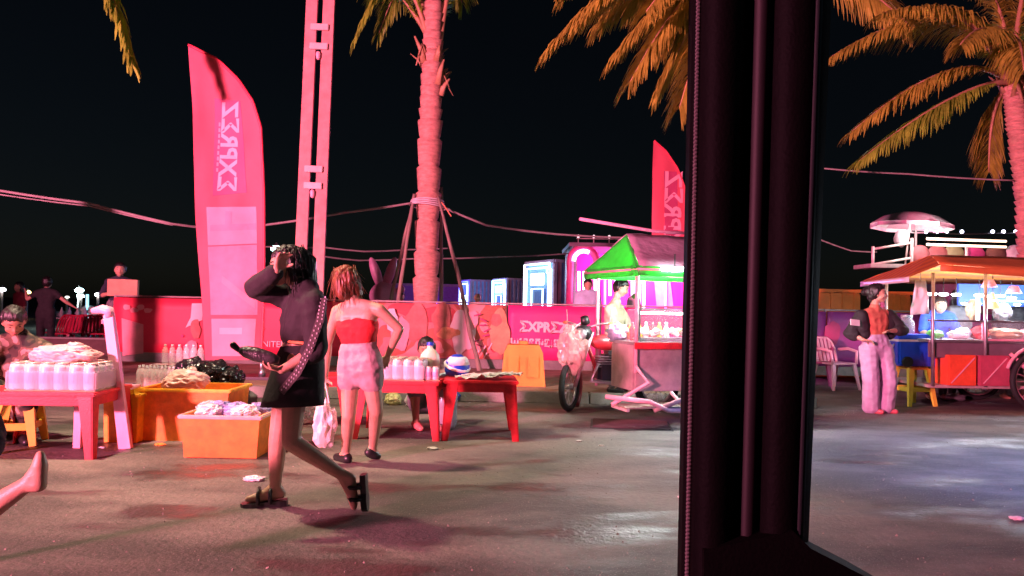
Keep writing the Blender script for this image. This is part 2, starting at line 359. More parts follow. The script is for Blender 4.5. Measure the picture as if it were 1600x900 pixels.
def person(label, J, k=1, f=(0, -1, 0), skin=SKIN, hair=HAIR, style='short', wear=(), voxel=.011, group=None, loc=None, hands=(.5, .5), feet=True, face=True, hn={}, loose=0):
    J = {a: V(b) for a, b in J.items()}; f = V(f).normalized(); c = J['head']
    base = V(loc) if loc else V(((J['hipL'].x+J['hipR'].x)/2, (J['hipL'].y+J['hipR'].y)/2, min(J['anL'].z, J['anR'].z)-.07))
    t = thing('person', label, 'person', base, group=group)
    up = (c-J['neck']).normalized(); up = (up*.4 + V((0, 0, 1))).normalized(); up = (up-f*up.dot(f)).normalized(); r = f.cross(up)
    b = MB(); H = lambda x, y, z: c + (r*x + f*y + up*z)*k
    b.cap(H(0, -.022, .028), .088*k, H(0, .012, .02), .082*k, 14); b.cap(H(0, .02, -.02), .07*k, H(0, .048, -.078), .036*k, 12)
    b.cap(H(-.035, .03, -.05), .036*k, H(.035, .03, -.05), .036*k)
    b.cap(H(0, .088, .008), .010*k, H(0, .104, -.028), .014*k, 8); b.cap(H(-.012, .094, -.03), .01*k, H(.012, .094, -.03), .01*k, 6)
    b.cap(H(-.02, .082, -.056), .011*k, H(.02, .082, -.056), .011*k, 6)
    for s in (-1, 1): b.cap(H(s*.083, -.012, .015), .014*k, H(s*.08, -.006, -.03), .012*k, 6); b.cap(H(s*.045, .06, -.025), .024*k, H(s*.03, .066, -.02), .024*k, 8)
    b.cap(J['neck'].lerp(c, -.1), .056*k, H(0, -.02, -.06), .05*k)
    torso(b, J, k)
    for s in 'LR':
        limb(b, armp(J, s), AR, k, 0); limb(b, legp(J, s), LR, k, 0)
        if J.get('wr'+s) is not None:
            d = J.get('hd'+s); d = (J['wr'+s]-J['el'+s]).normalized() if d is None else V(d).normalized()
            hand(b, J['wr'+s], d, V(hn.get(s, (0, -.3, -1))), 1 if s == 'R' else -1, k, hands[0 if s == 'L' else 1])
        if feet:
            a, to = J['an'+s], J['to'+s]; dd = (to-a); h = dd.copy(); h.z = 0; h.normalize()
            hl = J.get('he'+s, a - h*.035*k + V((0, 0, -.045*k))); hl = V(hl)
            b.cap(a, .036*k, hl, .034*k); b.cap(hl, .032*k, hl.lerp(to, .62), .034*k); b.cap(hl.lerp(to, .62), .036*k, to, .022*k); b.cap(a, .034*k, hl.lerp(to, .6), .032*k)
    b.skin('body', skin, t, voxel)
    if face:
        for s in (-1, 1):
            MB().blob(H(s*.033, .079, .006), (.0125*k, .008*k, .0065*k), 0, sub=2).build('eye', BLACKP, t, True)
            MB().tube([H(s*.016, .09, .03), H(s*.034, .088, .036), H(s*.054, .074, .028)], [.003*k, .0045*k, .002*k], 6).build('eyebrow', hair, t, True)
        MB().tube([H(-.022, .086, -.056), H(0, .096, -.054), H(.022, .086, -.056)], [.003*k, .007*k, .003*k], 6).build('lips', mat('lips', (.4, .09, .09), .4), t, True)
    h = MB()
    h.cap(H(0, -.035, .045), .094*k, H(0, -.005, .055), .086*k, 14); h.cap(H(0, -.05, 0), .084*k, H(0, -.045, -.03), .07*k, 12)
    for s in (-1, 1): h.cap(H(s*.05, -.015, .04), .052*k, H(s*.06, -.03, -.01), .04*k)
    if style == 'ponytail':
        h.cap(H(0, -.1, .07), .05*k, H(0, -.135, .02), .055*k); h.cap(H(0, -.135, .02), .055*k, H(0, -.13, -.16), .05*k); h.cap(H(0, -.13, -.16), .05*k, H(0, -.1, -.28), .022*k)
        for s in (-1, 1): h.cap(H(s*.07, .0, .03), .03*k, H(s*.075, -.02, -.09), .016*k)
    if style == 'bob':
        for s in (-1, 0, 1): h.cap(H(s*.06, -.04, .0), .062*k, H(s*.065, -.055, -.10), .05*k); h.cap(H(s*.07, .02, .0), .035*k, H(s*.075, .02, -.09), .026*k)
    if style == 'bun': h.cap(H(0, -.13, .05), .045*k, H(0, -.15, .02), .05*k); h.cap(H(.0, -.08, -.05), .05*k, H(0, -.075, -.09), .03*k)
    if style == 'long':
        for s in (-1, 0, 1): h.cap(H(s*.06, -.05, .0), .06*k, H(s*.075, -.07, -.24), .05*k)
    if style != 'bald': h.skin('hair', hair, t, max(.008, voxel), 3, strand=.011)
    if loose:
        rs_ = random.Random(5); lh = MB()
        for i in range(loose):
            a = rs_.uniform(1.9, 7.5); d0 = H(math.cos(a)*.098, math.sin(a)*.098-.02, rs_.uniform(-.05, .13)); o_ = (d0-H(0, -.02, .02)).normalized(); L = rs_.uniform(.08, .24)*k
            if math.sin(a) > .35: continue
            p2 = d0 + o_*.015 + V((rs_.uniform(-.02, .03), rs_.uniform(-.02, .02), -L*.5)); p3 = p2 + V((rs_.uniform(-.03, .05), rs_.uniform(-.03, .03), -L*.5))
            lh.tube([d0, p2, p3], [.0022, .0018, .0007], 4)
        lh.build('loose_hair', hair, t, True)
    for wd in wear:
        kind, m = wd[0], wd[1]; q = dict(wd[2]) if len(wd) > 2 else {}; g = MB(); e = q.get('e', .013)
        if kind == 'top':
            torso(g, J, k, e, q.get('t0', 0), q.get('t1', .9)); sv = q.get('sleeve', .45)
            if sv:
                for s in q.get('sides', 'LR'): limb(g, armp(J, s), AR, k, e+.004, sv if isinstance(sv, (int, float)) else sv[s])
            if q.get('t0', 0) == 0: g.cap(J['neck'].lerp(c, .02), .062*k+e, J['neck'].lerp(c, .12), .056*k+e)
        elif kind == 'trousers':
            torso(g, J, k, e, q.get('t0', .68), 1.09)
            R = q.get('rad', LR)
            for s in 'LR': limb(g, legp(J, s), R, k, e+.004, q.get('len', .98))
        elif kind == 'sleeves':
            for s in q.get('sides', 'LR'): limb(g, armp(J, s), AR, k, e, q.get('sleeve', .9))
        elif kind == 'shoes':
            for s in 'LR':
                a, to = J['an'+s], J['to'+s]; hh = (to-a); hh.z = 0; hh.normalize(); hl = V(J.get('he'+s, a - hh*.035*k + V((0, 0, -.045*k))))
                g2 = MB(); dz = V((0, 0, -.012)); g2.cap(hl, .042*k, hl.lerp(to, .6), .043*k); g2.cap(hl.lerp(to, .6), .043*k, to, .032*k); g2.cap(hl.lerp(a, .3), .04*k, hl.lerp(to, .5), .038*k)
                g2.skin('shoe', m, t, .012, 3)
            continue
        elif kind == 'skirt':
            hp = (J['hipL']+J['hipR'])/2; n_ = J['neck']; x = (J['hipR']-J['hipL']).normalized(); y = q.get('fw', f); ax = V((0, 0, 1)); y = (V(y)-x*V(y).dot(x)); y.z = 0; y.normalize()
            c0, c1 = V(q['p0']), V(q['p1']); N = 36; rings = []
            for j in range(9):
                u = j/8; cc = c0.lerp(c1, u); a0, b0 = [q['r0'][i]+(q['r1'][i]-q['r0'][i])*(u**.7) for i in (0, 1)]
                rings.append([cc + x*math.cos(2*math.pi*i/N)*a0*(1+.05*u*math.sin(7*2*math.pi*i/N)) + y*math.sin(2*math.pi*i/N)*b0*(1+.05*u*math.sin(5*2*math.pi*i/N+1)) for i in range(N)])
            inner = [[cc.lerp(sum(rg, V((0, 0, 0)))/N, .03) for cc in rg] for rg in rings[::-1]]
            al = rings + inner; g.add([p for rg in al for p in rg], [(a*N+i, a*N+(i+1) % N, (a+1)*N+(i+1) % N, (a+1)*N+i) for a in range(len(al)-1) for i in range(N)])
            g.build(q.get('name', 'skirt'), m, t, True); continue
        g.skin(q.get('name', {'top': 'shirt', 'sleeves': 'sleeves'}.get(kind, kind)), m, t, max(.010, voxel), 3, fold=.012)
    return t
TPL = {'head': (0, .03, 1.53), 'neck': (0, 0, 1.37), 'shR': (.165, 0, 1.325), 'elR': (.215, -.02, 1.05), 'wrR': (.22, .07, .82), 'hipR': (.085, 0, .87), 'knR': (.10, .03, .47), 'anR': (.10, 0, .08), 'toR': (.115, .17, .025)}
for a in list(TPL):
    if a.endswith('R'): p = TPL[a]; TPL[a[:-1]+'L'] = (-p[0], p[1], p[2])
def pose(base, H=1.65, yaw=0, ov={}):
    R = Matrix.Rotation(yaw, 3, 'Z'); k = H/1.65; d = dict(TPL); d.update(ov); base = V(base)
    return {a: base + R @ (V(p)*k) for a, p in d.items()}, R @ V((0, 1, 0)), k
def JP(Y, d): return {a: P(p[0], p[1], Y+(p[2] if len(p) > 2 else 0)) for a, p in d.items()}

# woman in black hurrying left
Y = 4.45
J = JP(Y, {'head': (447, 417, .0), 'neck': (480, 457), 'shL': (490, 474, -.13), 'shR': (466, 470, .13), 'elL': (494, 548, -.18), 'wrL': (440, 578, -.25),
    'elR': (399, 450, .0), 'wrR': (432, 424, -.17), 'hipL': (462, 580, -.075), 'hipR': (452, 580, .08), 'knL': (455, 690, -.13), 'anL': (533, 741, -.05), 'toL': (553, 792, -.05), 'heL': (548, 748, -.05),
    'knR': (434, 688, .05), 'anR': (430, 768, .09), 'toR': (388, 786, .05)})
J['hdL'] = V((-.95, -.1, .25)); J['hdR'] = V((.35, -.05, .9)); J['toR'].z = .045; J['anR'].z = .115
w1 = person('woman in black jacket and short black skirt hurrying past the orange crates', J, .97, (-.86, -.45, -.12), SKIN, HAIR, 'ponytail',
    [('top', BLACKC, {'t1': .66, 'sleeve': {'L': .62, 'R': .93}, 'e': .024, 'name': 'jacket'}),
     ('skirt', BLACKC, {'p0': P(472, 541, Y), 'p1': P(459, 634, Y), 'r0': (.135, .125), 'r1': (.19, .185)})], voxel=.0075, hands=(.95, .5), loose=170, hn={'L': (-.2, -.15, 1)})
MB().tube([P(452, 534, Y-.125), P(474, 536, Y-.15), P(497, 541, Y-.12)], [.018, .02, .018], 8, squash=.5).build('belt', mat('orange_belt', (.8, .25, .1), .6), w1, True)
pts = [P(505, 466, Y-.17), P(500, 500, Y-.215), P(484, 545, Y-.25), P(464, 583, Y-.235), P(440, 612, Y-.2)]
st = MB()
for i in range(4): st.bar(pts[i], pts[i+1].lerp(pts[i], -.03), .045, .008, (0, -1, 0))
st = st.build('bag_strap', mat('strap', (.05, .035, .035), .6), w1)
for i in range(4):
    for j in range(6):
        for s in (-1, 1):
            c = pts[i].lerp(pts[i+1], j/6) + V((s*.013, -.007, s*.006)); MB().box(c, (.006, .004, .01)).build('stud', STEEL, st)
def sandal(parent, heel, toe, up=V((0, 0, 1)), drop=.0):
    heel, toe = V(heel), V(toe); d = (toe-heel).normalized(); x = d.cross(up).normalized(); u = x.cross(d); o = heel - u*drop
    L = (toe-heel).length+.05
    M = frame(o.lerp(toe-u*drop, .5), d, -x if False else u.cross(d))
    s_ = MB(M); prof = [(-L/2, .034), (-L/2+.04, .04), (0, .036), (L/2-.07, .05), (L/2-.02, .042), (L/2, .015)]
    poly = [(a, b) for a, b in prof] + [(a, -b) for a, b in prof[::-1]]
    n = len(poly); s_.add([V((a, b, z)) for z in (-.035, 0) for a, b in poly], [list(range(n))[::-1], list(range(n, 2*n))] + [(i, (i+1) % n, (i+1) % n+n, i+n) for i in range(n)])
    so = s_.build('sandal', BLACKP, parent)
    for a in (.03, -.04):
        MB(M).tube([V((a, .045, -.01)), V((a, .04, .05)), V((a-.005, 0, .072)), V((a, -.04, .05)), V((a, -.045, -.01))], .012, 8, squash=1.8).build('strap', BLACKP, so, True)
an = J['anR']; sandal(w1, an+V((.05, 0, -.078)), J['toR']+V((-.02, 0, -.022)))
hl, to = J['heL'], J['toL']; sandal(w1, hl+V((.04, 0, .0)), to+V((.03, 0, .0)), V((-.9, 0, .35)), .02)
# what she holds
q0, q1 = P(366, 545, Y-.27), P(436, 563, Y-.27)
ub = thing('folded_umbrella', 'short dark folded umbrella held forward by the woman in black', 'umbrella', q1)
MB().tube([q0.lerp(q1, t) for t in (.12, .25, .5, .8, 1)], [.018, .034, .042, .036, .02], 12).build('canopy', mat('dark_sheen', (.05, .045, .05), .3, bump=.5, bscale=40), ub, True)
MB().cap(q0 + V((-.005, 0, .02)), .02, q0.lerp(q1, .1), .014).build('handle', BLACKP, ub, True)

# woman in red
Y = 5.7
J = JP(Y, {'head': (538, 441, .02), 'neck': (556, 474), 'shL': (527, 486, .05), 'shR': (593, 484, -.05), 'elL': (512, 536, .1), 'wrL': (508, 588, .06), 'elR': (624, 514, -.02), 'wrR': (606, 555, .14),
    'hipL': (548, 578, .03), 'hipR': (578, 578, -.03), 'knL': (545, 650, -.02), 'anL': (540, 714, .1), 'toL': (525, 726, .2), 'knR': (588, 644, -.03), 'anR': (583, 698, .18), 'toR': (590, 722, .2)})
J['anL'].z = .075; J['toL'].z = .02; J['toR'].z = .03
person('woman in red tube top and pale shorts walking away with her elbow out', J, .95, (-.62, .7, -.15), SKIN, HAIRB, 'bob',
    [('top', REDC, {'t0': .3, 't1': .6, 'sleeve': 0, 'e': .012, 'name': 'tube_top'}),
     ('trousers', SHORTS, {'t0': .6, 'len': .135, 'e': .018, 'name': 'shorts'}), ('shoes', BLACKP)], voxel=.0085, hands=(.9, .6), loose=150)
b = P(506, 660, Y-.02); bg_ = thing('carrier_bag', 'white and yellow carrier bag hanging between the two walking women', 'bag', b)
MB().blob(P(508, 665, Y-.02), (.085, .07, .17), .35, 2, 3, 5).build('bag_body', MILKY, bg_)
MB().blob(P(504, 680, Y-.0), (.06, .05, .09), .3, 2, 3, 2).build('bag_content', AMBERP, bg_)
for s in (-1, 1): MB().tube([P(508+s*6, 630, Y-.02), P(508+s*3, 612, Y), P(508, 598, Y+.03)], .007, 6).build('handle', MILKY, bg_)

# woman beside the right cart
Y = 9.25
J = JP(Y, {'head': (1372, 459), 'neck': (1366, 485), 'shR': (1346, 494, -.06), 'shL': (1388, 493, .06), 'elR': (1327, 520, -.0), 'wrR': (1349, 531, -.13), 'elL': (1411, 516, .0), 'wrL': (1393, 517, -.13),
    'hipR': (1357, 547, -.02), 'hipL': (1381, 547, .02), 'knR': (1361, 596, -.05), 'knL': (1390, 594, -.02), 'anR': (1361, 636, .02), 'anL': (1383, 634, .05), 'toR': (1378, 644, -.08), 'toL': (1400, 641, -.02)})
for a in 'LR': J['an'+a].z = .08; J['to'+a].z = .025
J['hdR'] = V((.9, -.3, -.15)); J['hdL'] = V((-.9, -.3, 0))
w3 = person('woman in cropped black jacket and wide pale trousers, hand on her hip', J, .98, (.88, -.45, 0), SKIN, HAIR, 'bun',
    [('top', mat('orange_top', (.55, .16, .10), .8, bump=.3, bscale=20), {'t1': .55, 'sleeve': 0, 'e': .01, 'name': 'top'}),
     ('trousers', LILAC, {'rad': [.1, .085, .085, .095], 'e': .012, 't0': .62, 'len': 1}), ('sleeves', BLACKC, {'sleeve': .72, 'e': .032, 'name': 'jacket_sleeve', 'sides': 'L'}), ('sleeves', BLACKC, {'sleeve': .72, 'e': .032, 'name': 'jacket_sleeve', 'sides': 'R'}), ('shoes', mat('rose_shoes', (.5, .1, .12), .5))], voxel=.01)
jk = MB()
for s in 'LR':
    sh = J['sh'+s]; n_ = J['neck']; hp = J['hip'+s]
    out = (sh-n_); out.z = 0; out.normalize(); a = sh - out*.035; bk = V((.12, .1, 0))
    jk.cap(sh, .085, sh.lerp(hp, .28)+out*.02, .095); jk.cap(sh+bk*.3, .08, sh.lerp(hp, .5)+out*.035+bk*.2, .085)
m_ = (J['shL']+J['shR'])/2 + V((.05, .1, -.04)); jk.cap(m_, .08, m_+V((0, .02, -.24)), .085); jk.cap(J['shL']+V((0, .06, 0)), .07, J['shR']+V((0, .06, 0)), .07)
jk.skin('jacket', BLACKC, w3, .011, 3, fold=.012)
pz = P(1336, 504, Y-.2); MB(frame(pz, (1, .25, -.1), (0, .1, 1))).box((0, 0, 0), (.13, .075, .012)).build('patch', WHITEP, w3)

# vendor in the green roofed cart
Y = 9.75
J = JP(Y, {'head': (971, 450), 'neck': (961, 476), 'shR': (952, 484, -.1), 'shL': (966, 482, .15), 'elR': (962, 512, -.16), 'wrR': (993, 517, -.2), 'elL': (984, 509, .18), 'wrL': (1005, 518, .05),
    'hipR': (953, 542, -.07), 'hipL': (962, 542, .08), 'knR': (958, 578, -.07), 'knL': (964, 578, .08), 'anR': (956, 606, -.07), 'anL': (962, 606, .1), 'toR': (972, 612, -.1), 'toL': (978, 612, .1)})
for a in 'LR': J['an'+a].z = .22; J['to'+a].z = .165
person('vendor in cream shirt bending over the counter of the green roofed cart', J, .95, (.85, -.3, -.38), SKIN, HAIR, 'short', [('top', CREAM, {'e': .018, 'sleeve': .42, 't1': 1}), ('trousers', GREYC, {}), ('shoes', BLACKP)], voxel=.012)

# man behind the banners with a box
J, f_, k_ = pose((P(186, 470, 13.7).x, 13.7, .14), 1.76, math.radians(205), {'elR': (.26, .1, 1.08), 'wrR': (.12, .32, 1.12), 'elL': (-.26, .1, 1.08), 'wrL': (-.12, .32, 1.12)})
person('man in dark shirt carrying a cardboard box behind the banners', J, k_, f_, SKIN, HAIR, 'short', [('top', NAVYC, {'sleeve': .5}), ('trousers', GREYC), ('shoes', BLACKP)], voxel=.014)
bc = V((J['wrR']+J['wrL'])/2) + f_*.12 + V((.1, 0, .1))
bx = thing('cardboard_box', 'pale cardboard box held up above the red banner', 'box', bc, math.radians(25))
R = Matrix.Rotation(math.radians(22), 3, 'Z'); MB().rbox(bc, (.48, .34, .3), .006, R).build('carton', CARD, bx)
MB().box(bc+V((0, 0, .151)), (.06, .342, .004), R).build('tape', mat('tape', (.7, .5, .35), .3), bx)

# crouching man in camouflage at the left edge
Y = 6.6
J = JP(Y, {'head': (22, 503, -.1), 'neck': (30, 532), 'shR': (66, 548, -.02), 'shL': (-4, 540, -.1), 'elR': (82, 590, -.1), 'wrR': (104, 560, -.02), 'elL': (-30, 600, -.2), 'wrL': (20, 612, -.35),
    'hipR': (30, 652, .0), 'hipL': (-12, 652, .0), 'knR': (44, 628, -.38), 'knL': (-30, 628, -.38), 'anR': (34, 690, -.2), 'anL': (-22, 690, -.2), 'toR': (40, 705, -.4), 'toL': (-28, 705, -.4)})
for a in 'LR': J['an'+a].z = .085; J['to'+a].z = .025
person('crouching man in camouflage shirt packing cans beside the long red table', J, 1.02, (.5, -.6, -.55), SKIN2, HAIR, 'short', [('top', CAMO, {'sleeve': .7, 'e': .04, 't1': 1.0}), ('trousers', CAMO, {'e': .02}), ('shoes', BLACKP)], voxel=.011)

# runner leaving the frame at the lower left
Y = 3.05
g0 = P(-60, 700, Y)
J = {'head': V((-2.68, Y-.05, 1.24)), 'neck': V((-2.56, Y, 1.08)), 'shL': V((-2.54, Y-.16, 1.03)), 'shR': V((-2.54, Y+.16, 1.03)), 'elL': V((-2.55, Y-.24, .87)), 'wrL': V((-2.72, Y-.26, .70)), 'elR': V((-2.9, Y+.22, .88)), 'wrR': V((-3.05, Y+.15, 1.0)),
    'hipL': V((-2.26, Y-.07, .66)), 'hipR': V((-2.28, Y+.09, .66)), 'knL': P(-42, 812, Y-.06), 'anL': P(42, 757, Y-.05), 'toL': P(78, 722, Y-.05), 'heL': P(60, 742, Y-.05), 'knR': V((-2.80, Y+.1, .52)), 'anR': V((-2.75, Y+.1, .1)), 'toR': V((-2.92, Y+.1, .03))}
J['heL'] = J['anL'] + V((.05, 0, -.0))
J['toL'] = J['anL'] + V((.05, 0, .12))
person('barefoot runner in dark shorts leaving the picture at its lower edge', J, .92, (-1, 0, 0), SKIN, HAIR, 'short', [('top', NAVYC, {'e': .02}), ('trousers', NAVYC, {'len': .56, 'e': .035, 'name': 'shorts'})], voxel=.009)

# person sitting behind the can table
Y = 7.75
J = JP(Y, {'head': (666, 546, -.05), 'neck': (664, 572), 'shL': (690, 579, 0), 'shR': (638, 580, .02), 'elL': (698, 600, -.1), 'wrL': (680, 604, -.28), 'elR': (632, 602, -.1), 'wrR': (648, 603, -.28),
    'hipL': (675, 628, .1), 'hipR': (652, 628, .1), 'knL': (682, 612, -.3), 'knR': (648, 612, -.32), 'anL': (680, 650, -.3), 'anR': (650, 650, -.35), 'toL': (688, 657, -.5), 'toR': (658, 657, -.5)})
for a in 'LR': J['an'+a].z = .09; J['to'+a].z = .03
person('seller in pink shirt sitting low behind the middle red tables', J, .95, (.1, -.95, -.25), SKIN2, HAIR, 'short', [('top', PINKC, {'sleeve': .5, 'e': .02, 't1': 1.0}), ('trousers', GREYC, {'len': .6, 'e': .02}), ('shoes', mat('rose_sandals', (.7, .2, .18), .5))], voxel=.013)

# further people
def stander(px, py_feet, Y, z, H, yaw, label, wear, style='short', ov={}, group=None, skin=SKIN, hair=HAIR):
    b = P(px, 480, Y); J, f, k = pose((b.x, Y, z), H, math.radians(yaw), ov)
    return person(label, J, k, f, skin, hair, style, wear, voxel=.02, group=group, face=False)
stander(72, 0, 15.5, 0, 1.66, 10, 'dark dressed person seen from behind with both arms spread low', [('top', BLACKC, {'sleeve': .25}), ('trousers', BLACKC), ('shoes', BLACKP)], 'short', {'elR': (.36, 0, 1.15), 'wrR': (.5, .05, 1.05), 'elL': (-.36, 0, 1.18), 'wrL': (-.44, .1, 1.34)})
stander(30, 0, 17.5, 0, 1.58, 150, 'person in dark red shirt among the far tables', [('top', mat('wine_cloth', (.2, .02, .04), .9), {}), ('trousers', GREYC)], 'long')
stander(918, 0, 16.2, .05, 1.82, 180, 'shopper in loose pale blue shirt standing before the pink kiosk', [('top', PALEBLUE, {'e': .05, 'sleeve': .5, 't1': 1.1}), ('trousers', PALEBLUE, {'e': .03})], 'short')
stander(746, 0, 16.5, 0, 1.52, 180, 'shaven headed visitor just showing above the banner fence', [('top', CREAM, {}), ('trousers', GREYC)], 'bald')
stander(626, 0, 15.5, 0, 1.5, 190, 'child with short black hair behind the banner by the leaning stakes', [('top', PINKC, {}), ('trousers', GREYC)], 'short')
stander(603, 0, 16, 0, 1.46, 170, 'small person with dark hair behind the banner under the rabbit balloon', [('top', GREYC, {}), ('trousers', GREYC)], 'bob')

# ------------------------------------------------------------------ banner fence
BAN_RED = mat('banner_red', (.74, .035, .08), .55, var=.08, scale=2, bump=.12, bscale=5)
BAN_PINK = mat('banner_magenta', (.72, .03, .20), .55, var=.08, scale=2, bump=.12, bscale=5)
BAN_PURPLE = mat('banner_purple', (.26, .03, .20), .55, var=.12, scale=2, bump=.12, bscale=5)
BAN_ROSE = cloth2('banner_photo_print', [(.62, .09, .10), (.72, .20, .20), (.55, .14, .10), (.78, .30, .30)], 1.6)
PRINT_W = mat('print_white', (.80, .55, .58), .6, var=.05)
PRINT_P = mat('print_pale_pink', (.80, .28, .32), .6, var=.15, scale=4)
PRINT_B = mat('print_brown', (.52, .13, .11), .6, var=.3, scale=5)
PRINT_O = mat('print_amber', (.78, .26, .14), .6, var=.3, scale=5)
PRINT_D = mat('print_plum', (.42, .03, .14), .6, var=.1)
FY = 13.0
def fx(px): return P(px, 520, FY).x
def fz(px, py): return P(px, py, FY).z
fence = thing('banner_fence', 'long low fence of red and pink advertising banners behind the tables', 'fence', (fx(560), FY, .14))
MB().box(((fx(178)+9.5)/2, FY+.06, .22), (9.5-fx(178), .16, .16)).build('fence_base', CONC, fence)
def panel(x0, x1, m, z0=.305, z1=1.262, seed=0):
    p = MB().sheet((x0, FY-.03, z1), (x1, FY-.03, z1), (x0, FY-.03, z0), (x1, FY-.03, z0), 14, 5, .006, .02, seed).build('banner_panel', m, fence, True)
    return p
panels = []
edges = [(178, 402, BAN_RED), (404, 588, BAN_RED), (590, 792, BAN_ROSE), (793.5, 938, BAN_PINK), (939.5, 1120, BAN_PINK), (1122, 1290, BAN_PURPLE), (1291, 1440, BAN_PURPLE), (1441, 1620, BAN_PURPLE)]
for i, (a, b_, m) in enumerate(edges): panels.append(panel(fx(a), fx(b_)-.012, m, seed=i*2.3))
for a in [177] + [e[1] for e in edges]: MB().tube([(fx(a), FY+.03, .3), (fx(a), FY+.03, 1.31)], .022, 8).build('fence_post', DULLM, fence, True)
MB().tube([(fx(177), FY+.03, 1.29), (fx(1620), FY+.03, 1.29)], .015, 8).build('top_rail', DULLM, fence, True)
PF = FY - .058
def blotch(parent, px, py, w, h, m, seed, name='printed_picture', y=PF):
    c = P(px, py, y); n = 22; vs = []
    for s in (0, -.004):
        for i in range(n):
            a = 2*math.pi*i/n; k = 1 + .35*noise.noise(V((math.cos(a)*1.6, math.sin(a)*1.6, seed)))
            vs.append(V((c.x+math.cos(a)*w/2*k, y+s, c.z+math.sin(a)*h/2*k)))
    return MB().add(vs, [list(range(n)), list(range(n, 2*n))[::-1]] + [(i, (i+1) % n, (i+1) % n+n, i+n) for i in range(n)]).build(name, m, parent)
def poly(parent, pts, m, name='printed_shape', y=PF, t=.004):
    q = [P(a, b_, y) for a, b_ in pts]; n = len(q)
    return MB().add([V((p.x, y, p.z)) for p in q] + [V((p.x, y-t, p.z)) for p in q], [list(range(n)), list(range(n, 2*n))[::-1]] + [(i, (i+1) % n, (i+1) % n+n, i+n) for i in range(n)]).build(name, m, parent)
pR = panels[3]; c = P(849, 512, PF)
text('ΣXPRΣZ', .235, PRINT_W, pR, frame((c.x, PF-.003, c.z), (1, 0, -.012), (0, 0, 1)), sx=.92, bold=.012)
c = P(838, 534, PF); text('ឃបានក្រញុញ', .17, PRINT_W, pR, frame((c.x, PF-.003, c.z), (1, 0, -.012), (0, 0, 1)), sx=1.02, bold=.006)
pM = panels[2]
for i, (a, b_, w_, h_, m) in enumerate([(652, 505, .45, .62, PRINT_B), (625, 520, .35, .55, PRINT_P), (690, 500, .35, .6, PRINT_B), (722, 520, .42, .8, PRINT_W), (738, 500, .22, .35, PRINT_P), (700, 520, .4, .22, PRINT_O), (780, 520, .38, .7, PRINT_O), (775, 500, .2, .2, PRINT_B), (612, 500, .2, .4, PRINT_W)]):
    blotch(pM, a, b_, w_, h_, m, i*3.1, y=PF-.0045*i)
for i in range(7):
    c = P(752+random.uniform(-8, 10), 492+i*8, PF-.048); MB().box((c.x, PF-.048, c.z), (.13, .005, .025), Matrix.Rotation(random.uniform(-.5, .5), 3, 'Y')).build('printed_stroke', PRINT_D, pM)
for x_, y_ in ((748, 548), (756, 545), (766, 541), (758, 556)):
    c = P(x_, y_, PF-.048); MB().box((c.x, PF-.048, c.z), (.02, .005, .13), Matrix.Rotation(.5, 3, 'Y')).build('printed_stroke', PRINT_W, pM)
pL = panels[0]
poly(pL, [(190, 497), (224, 507), (224, 552), (192, 556)], PRINT_P)
for i in range(4): blotch(pL, 198+i*11, 480+(i % 2)*5, .14, .09, PRINT_P, i+8, y=PF-.005)
poly(pL, [(300, 474), (318, 474), (316, 500), (290, 512), (298, 496)], PRINT_W)
blotch(pL, 305, 515, .18, .35, PRINT_B, 4.4, y=PF-.006); blotch(pL, 298, 545, .25, .3, PRINT_P, 6.4); blotch(pL, 285, 525, .05, .05, PRINT_D, 2, y=PF-.007)
pL2 = panels[1]; c = P(424, 538, PF); text('UNITED', .15, PRINT_W, pL2, frame((c.x, PF-.003, c.z), (1, 0, -.012), (0, 0, 1)))
MB().ring(P(408, 510, PF), .06, .012, (0, 1, 0), 16, 6, .5, 4.5).build('printed_shape', PRINT_W, pL2)
pp = panels[6]; blotch(pp, 1300, 520, .3, .4, PRINT_D, 3.3)

# ------------------------------------------------------------------ feather flags
def foff(x, z, Y): return .05*math.sin(x*3.1+z*1.1+Y) + .05*noise.noise(V((x*1.7, z*.8, Y))) + .02*noise.noise(V((x*5, z*1.6, Y+4)))
def fprint(cl, pts, m, Y, lift=.004, name='printed_shape'):
    A, B, D, E = [P(a, b_, Y) for a, b_ in (pts[0], pts[1], pts[3], pts[2])]; n = 10; vs = []
    for j in range(n+1):
        for i in range(n+1):
            p = A.lerp(B, i/n).lerp(D.lerp(E, i/n), j/n); p.y = Y + foff(p.x, p.z, Y) - lift; vs.append(p)
    f = [(j*(n+1)+i, j*(n+1)+i+1, (j+1)*(n+1)+i+1, (j+1)*(n+1)+i) for j in range(n) for i in range(n)]; k = len(vs)
    return MB().add(vs+[p+V((0, .0015, 0)) for p in vs], f+[tuple(x+k for x in q[::-1]) for q in f]).build(name, m, cl, True)
def ftext(cl, body, size, m, a, b_, Y, bold):
    A, B = P(*a, Y), P(*b_, Y); c = (A+B)/2; o = text(body, size, m, None, frame((c.x, 0, c.z), B-A, (1, 0, 0)), ext=.0008, bold=bold)
    me = o.data; me.transform(Matrix.Translation(o.location)); o.location = (0, 0, 0)
    for v in me.vertices: v.co.y += Y + foff(v.co.x, v.co.z, Y) - .008
    me.transform(wmat(cl).inverted()); o.parent = cl
FLAG = mat('flag_cloth', (.85, .15, .21), .6, var=.08, scale=2, bump=.25, bscale=4)
FLAG_EDGE = mat('flag_sleeve', (.80, .05, .09), .5, var=.05)
FL_PLUM = mat('flag_print_plum', (.50, .06, .16), .6, var=.12, scale=3); FL_ROSE = mat('flag_print_rose', (.86, .27, .36), .6, var=.12, scale=3); FL_MID = mat('flag_print_mid', (.85, .22, .32), .6, var=.2, scale=3); FL_PALE = mat('flag_print_pale', (.88, .42, .50), .6, var=.1, scale=3)
def translucent_once(m, f):
    if not m.get('thin'): m['thin'] = 1; translucent(m, f)
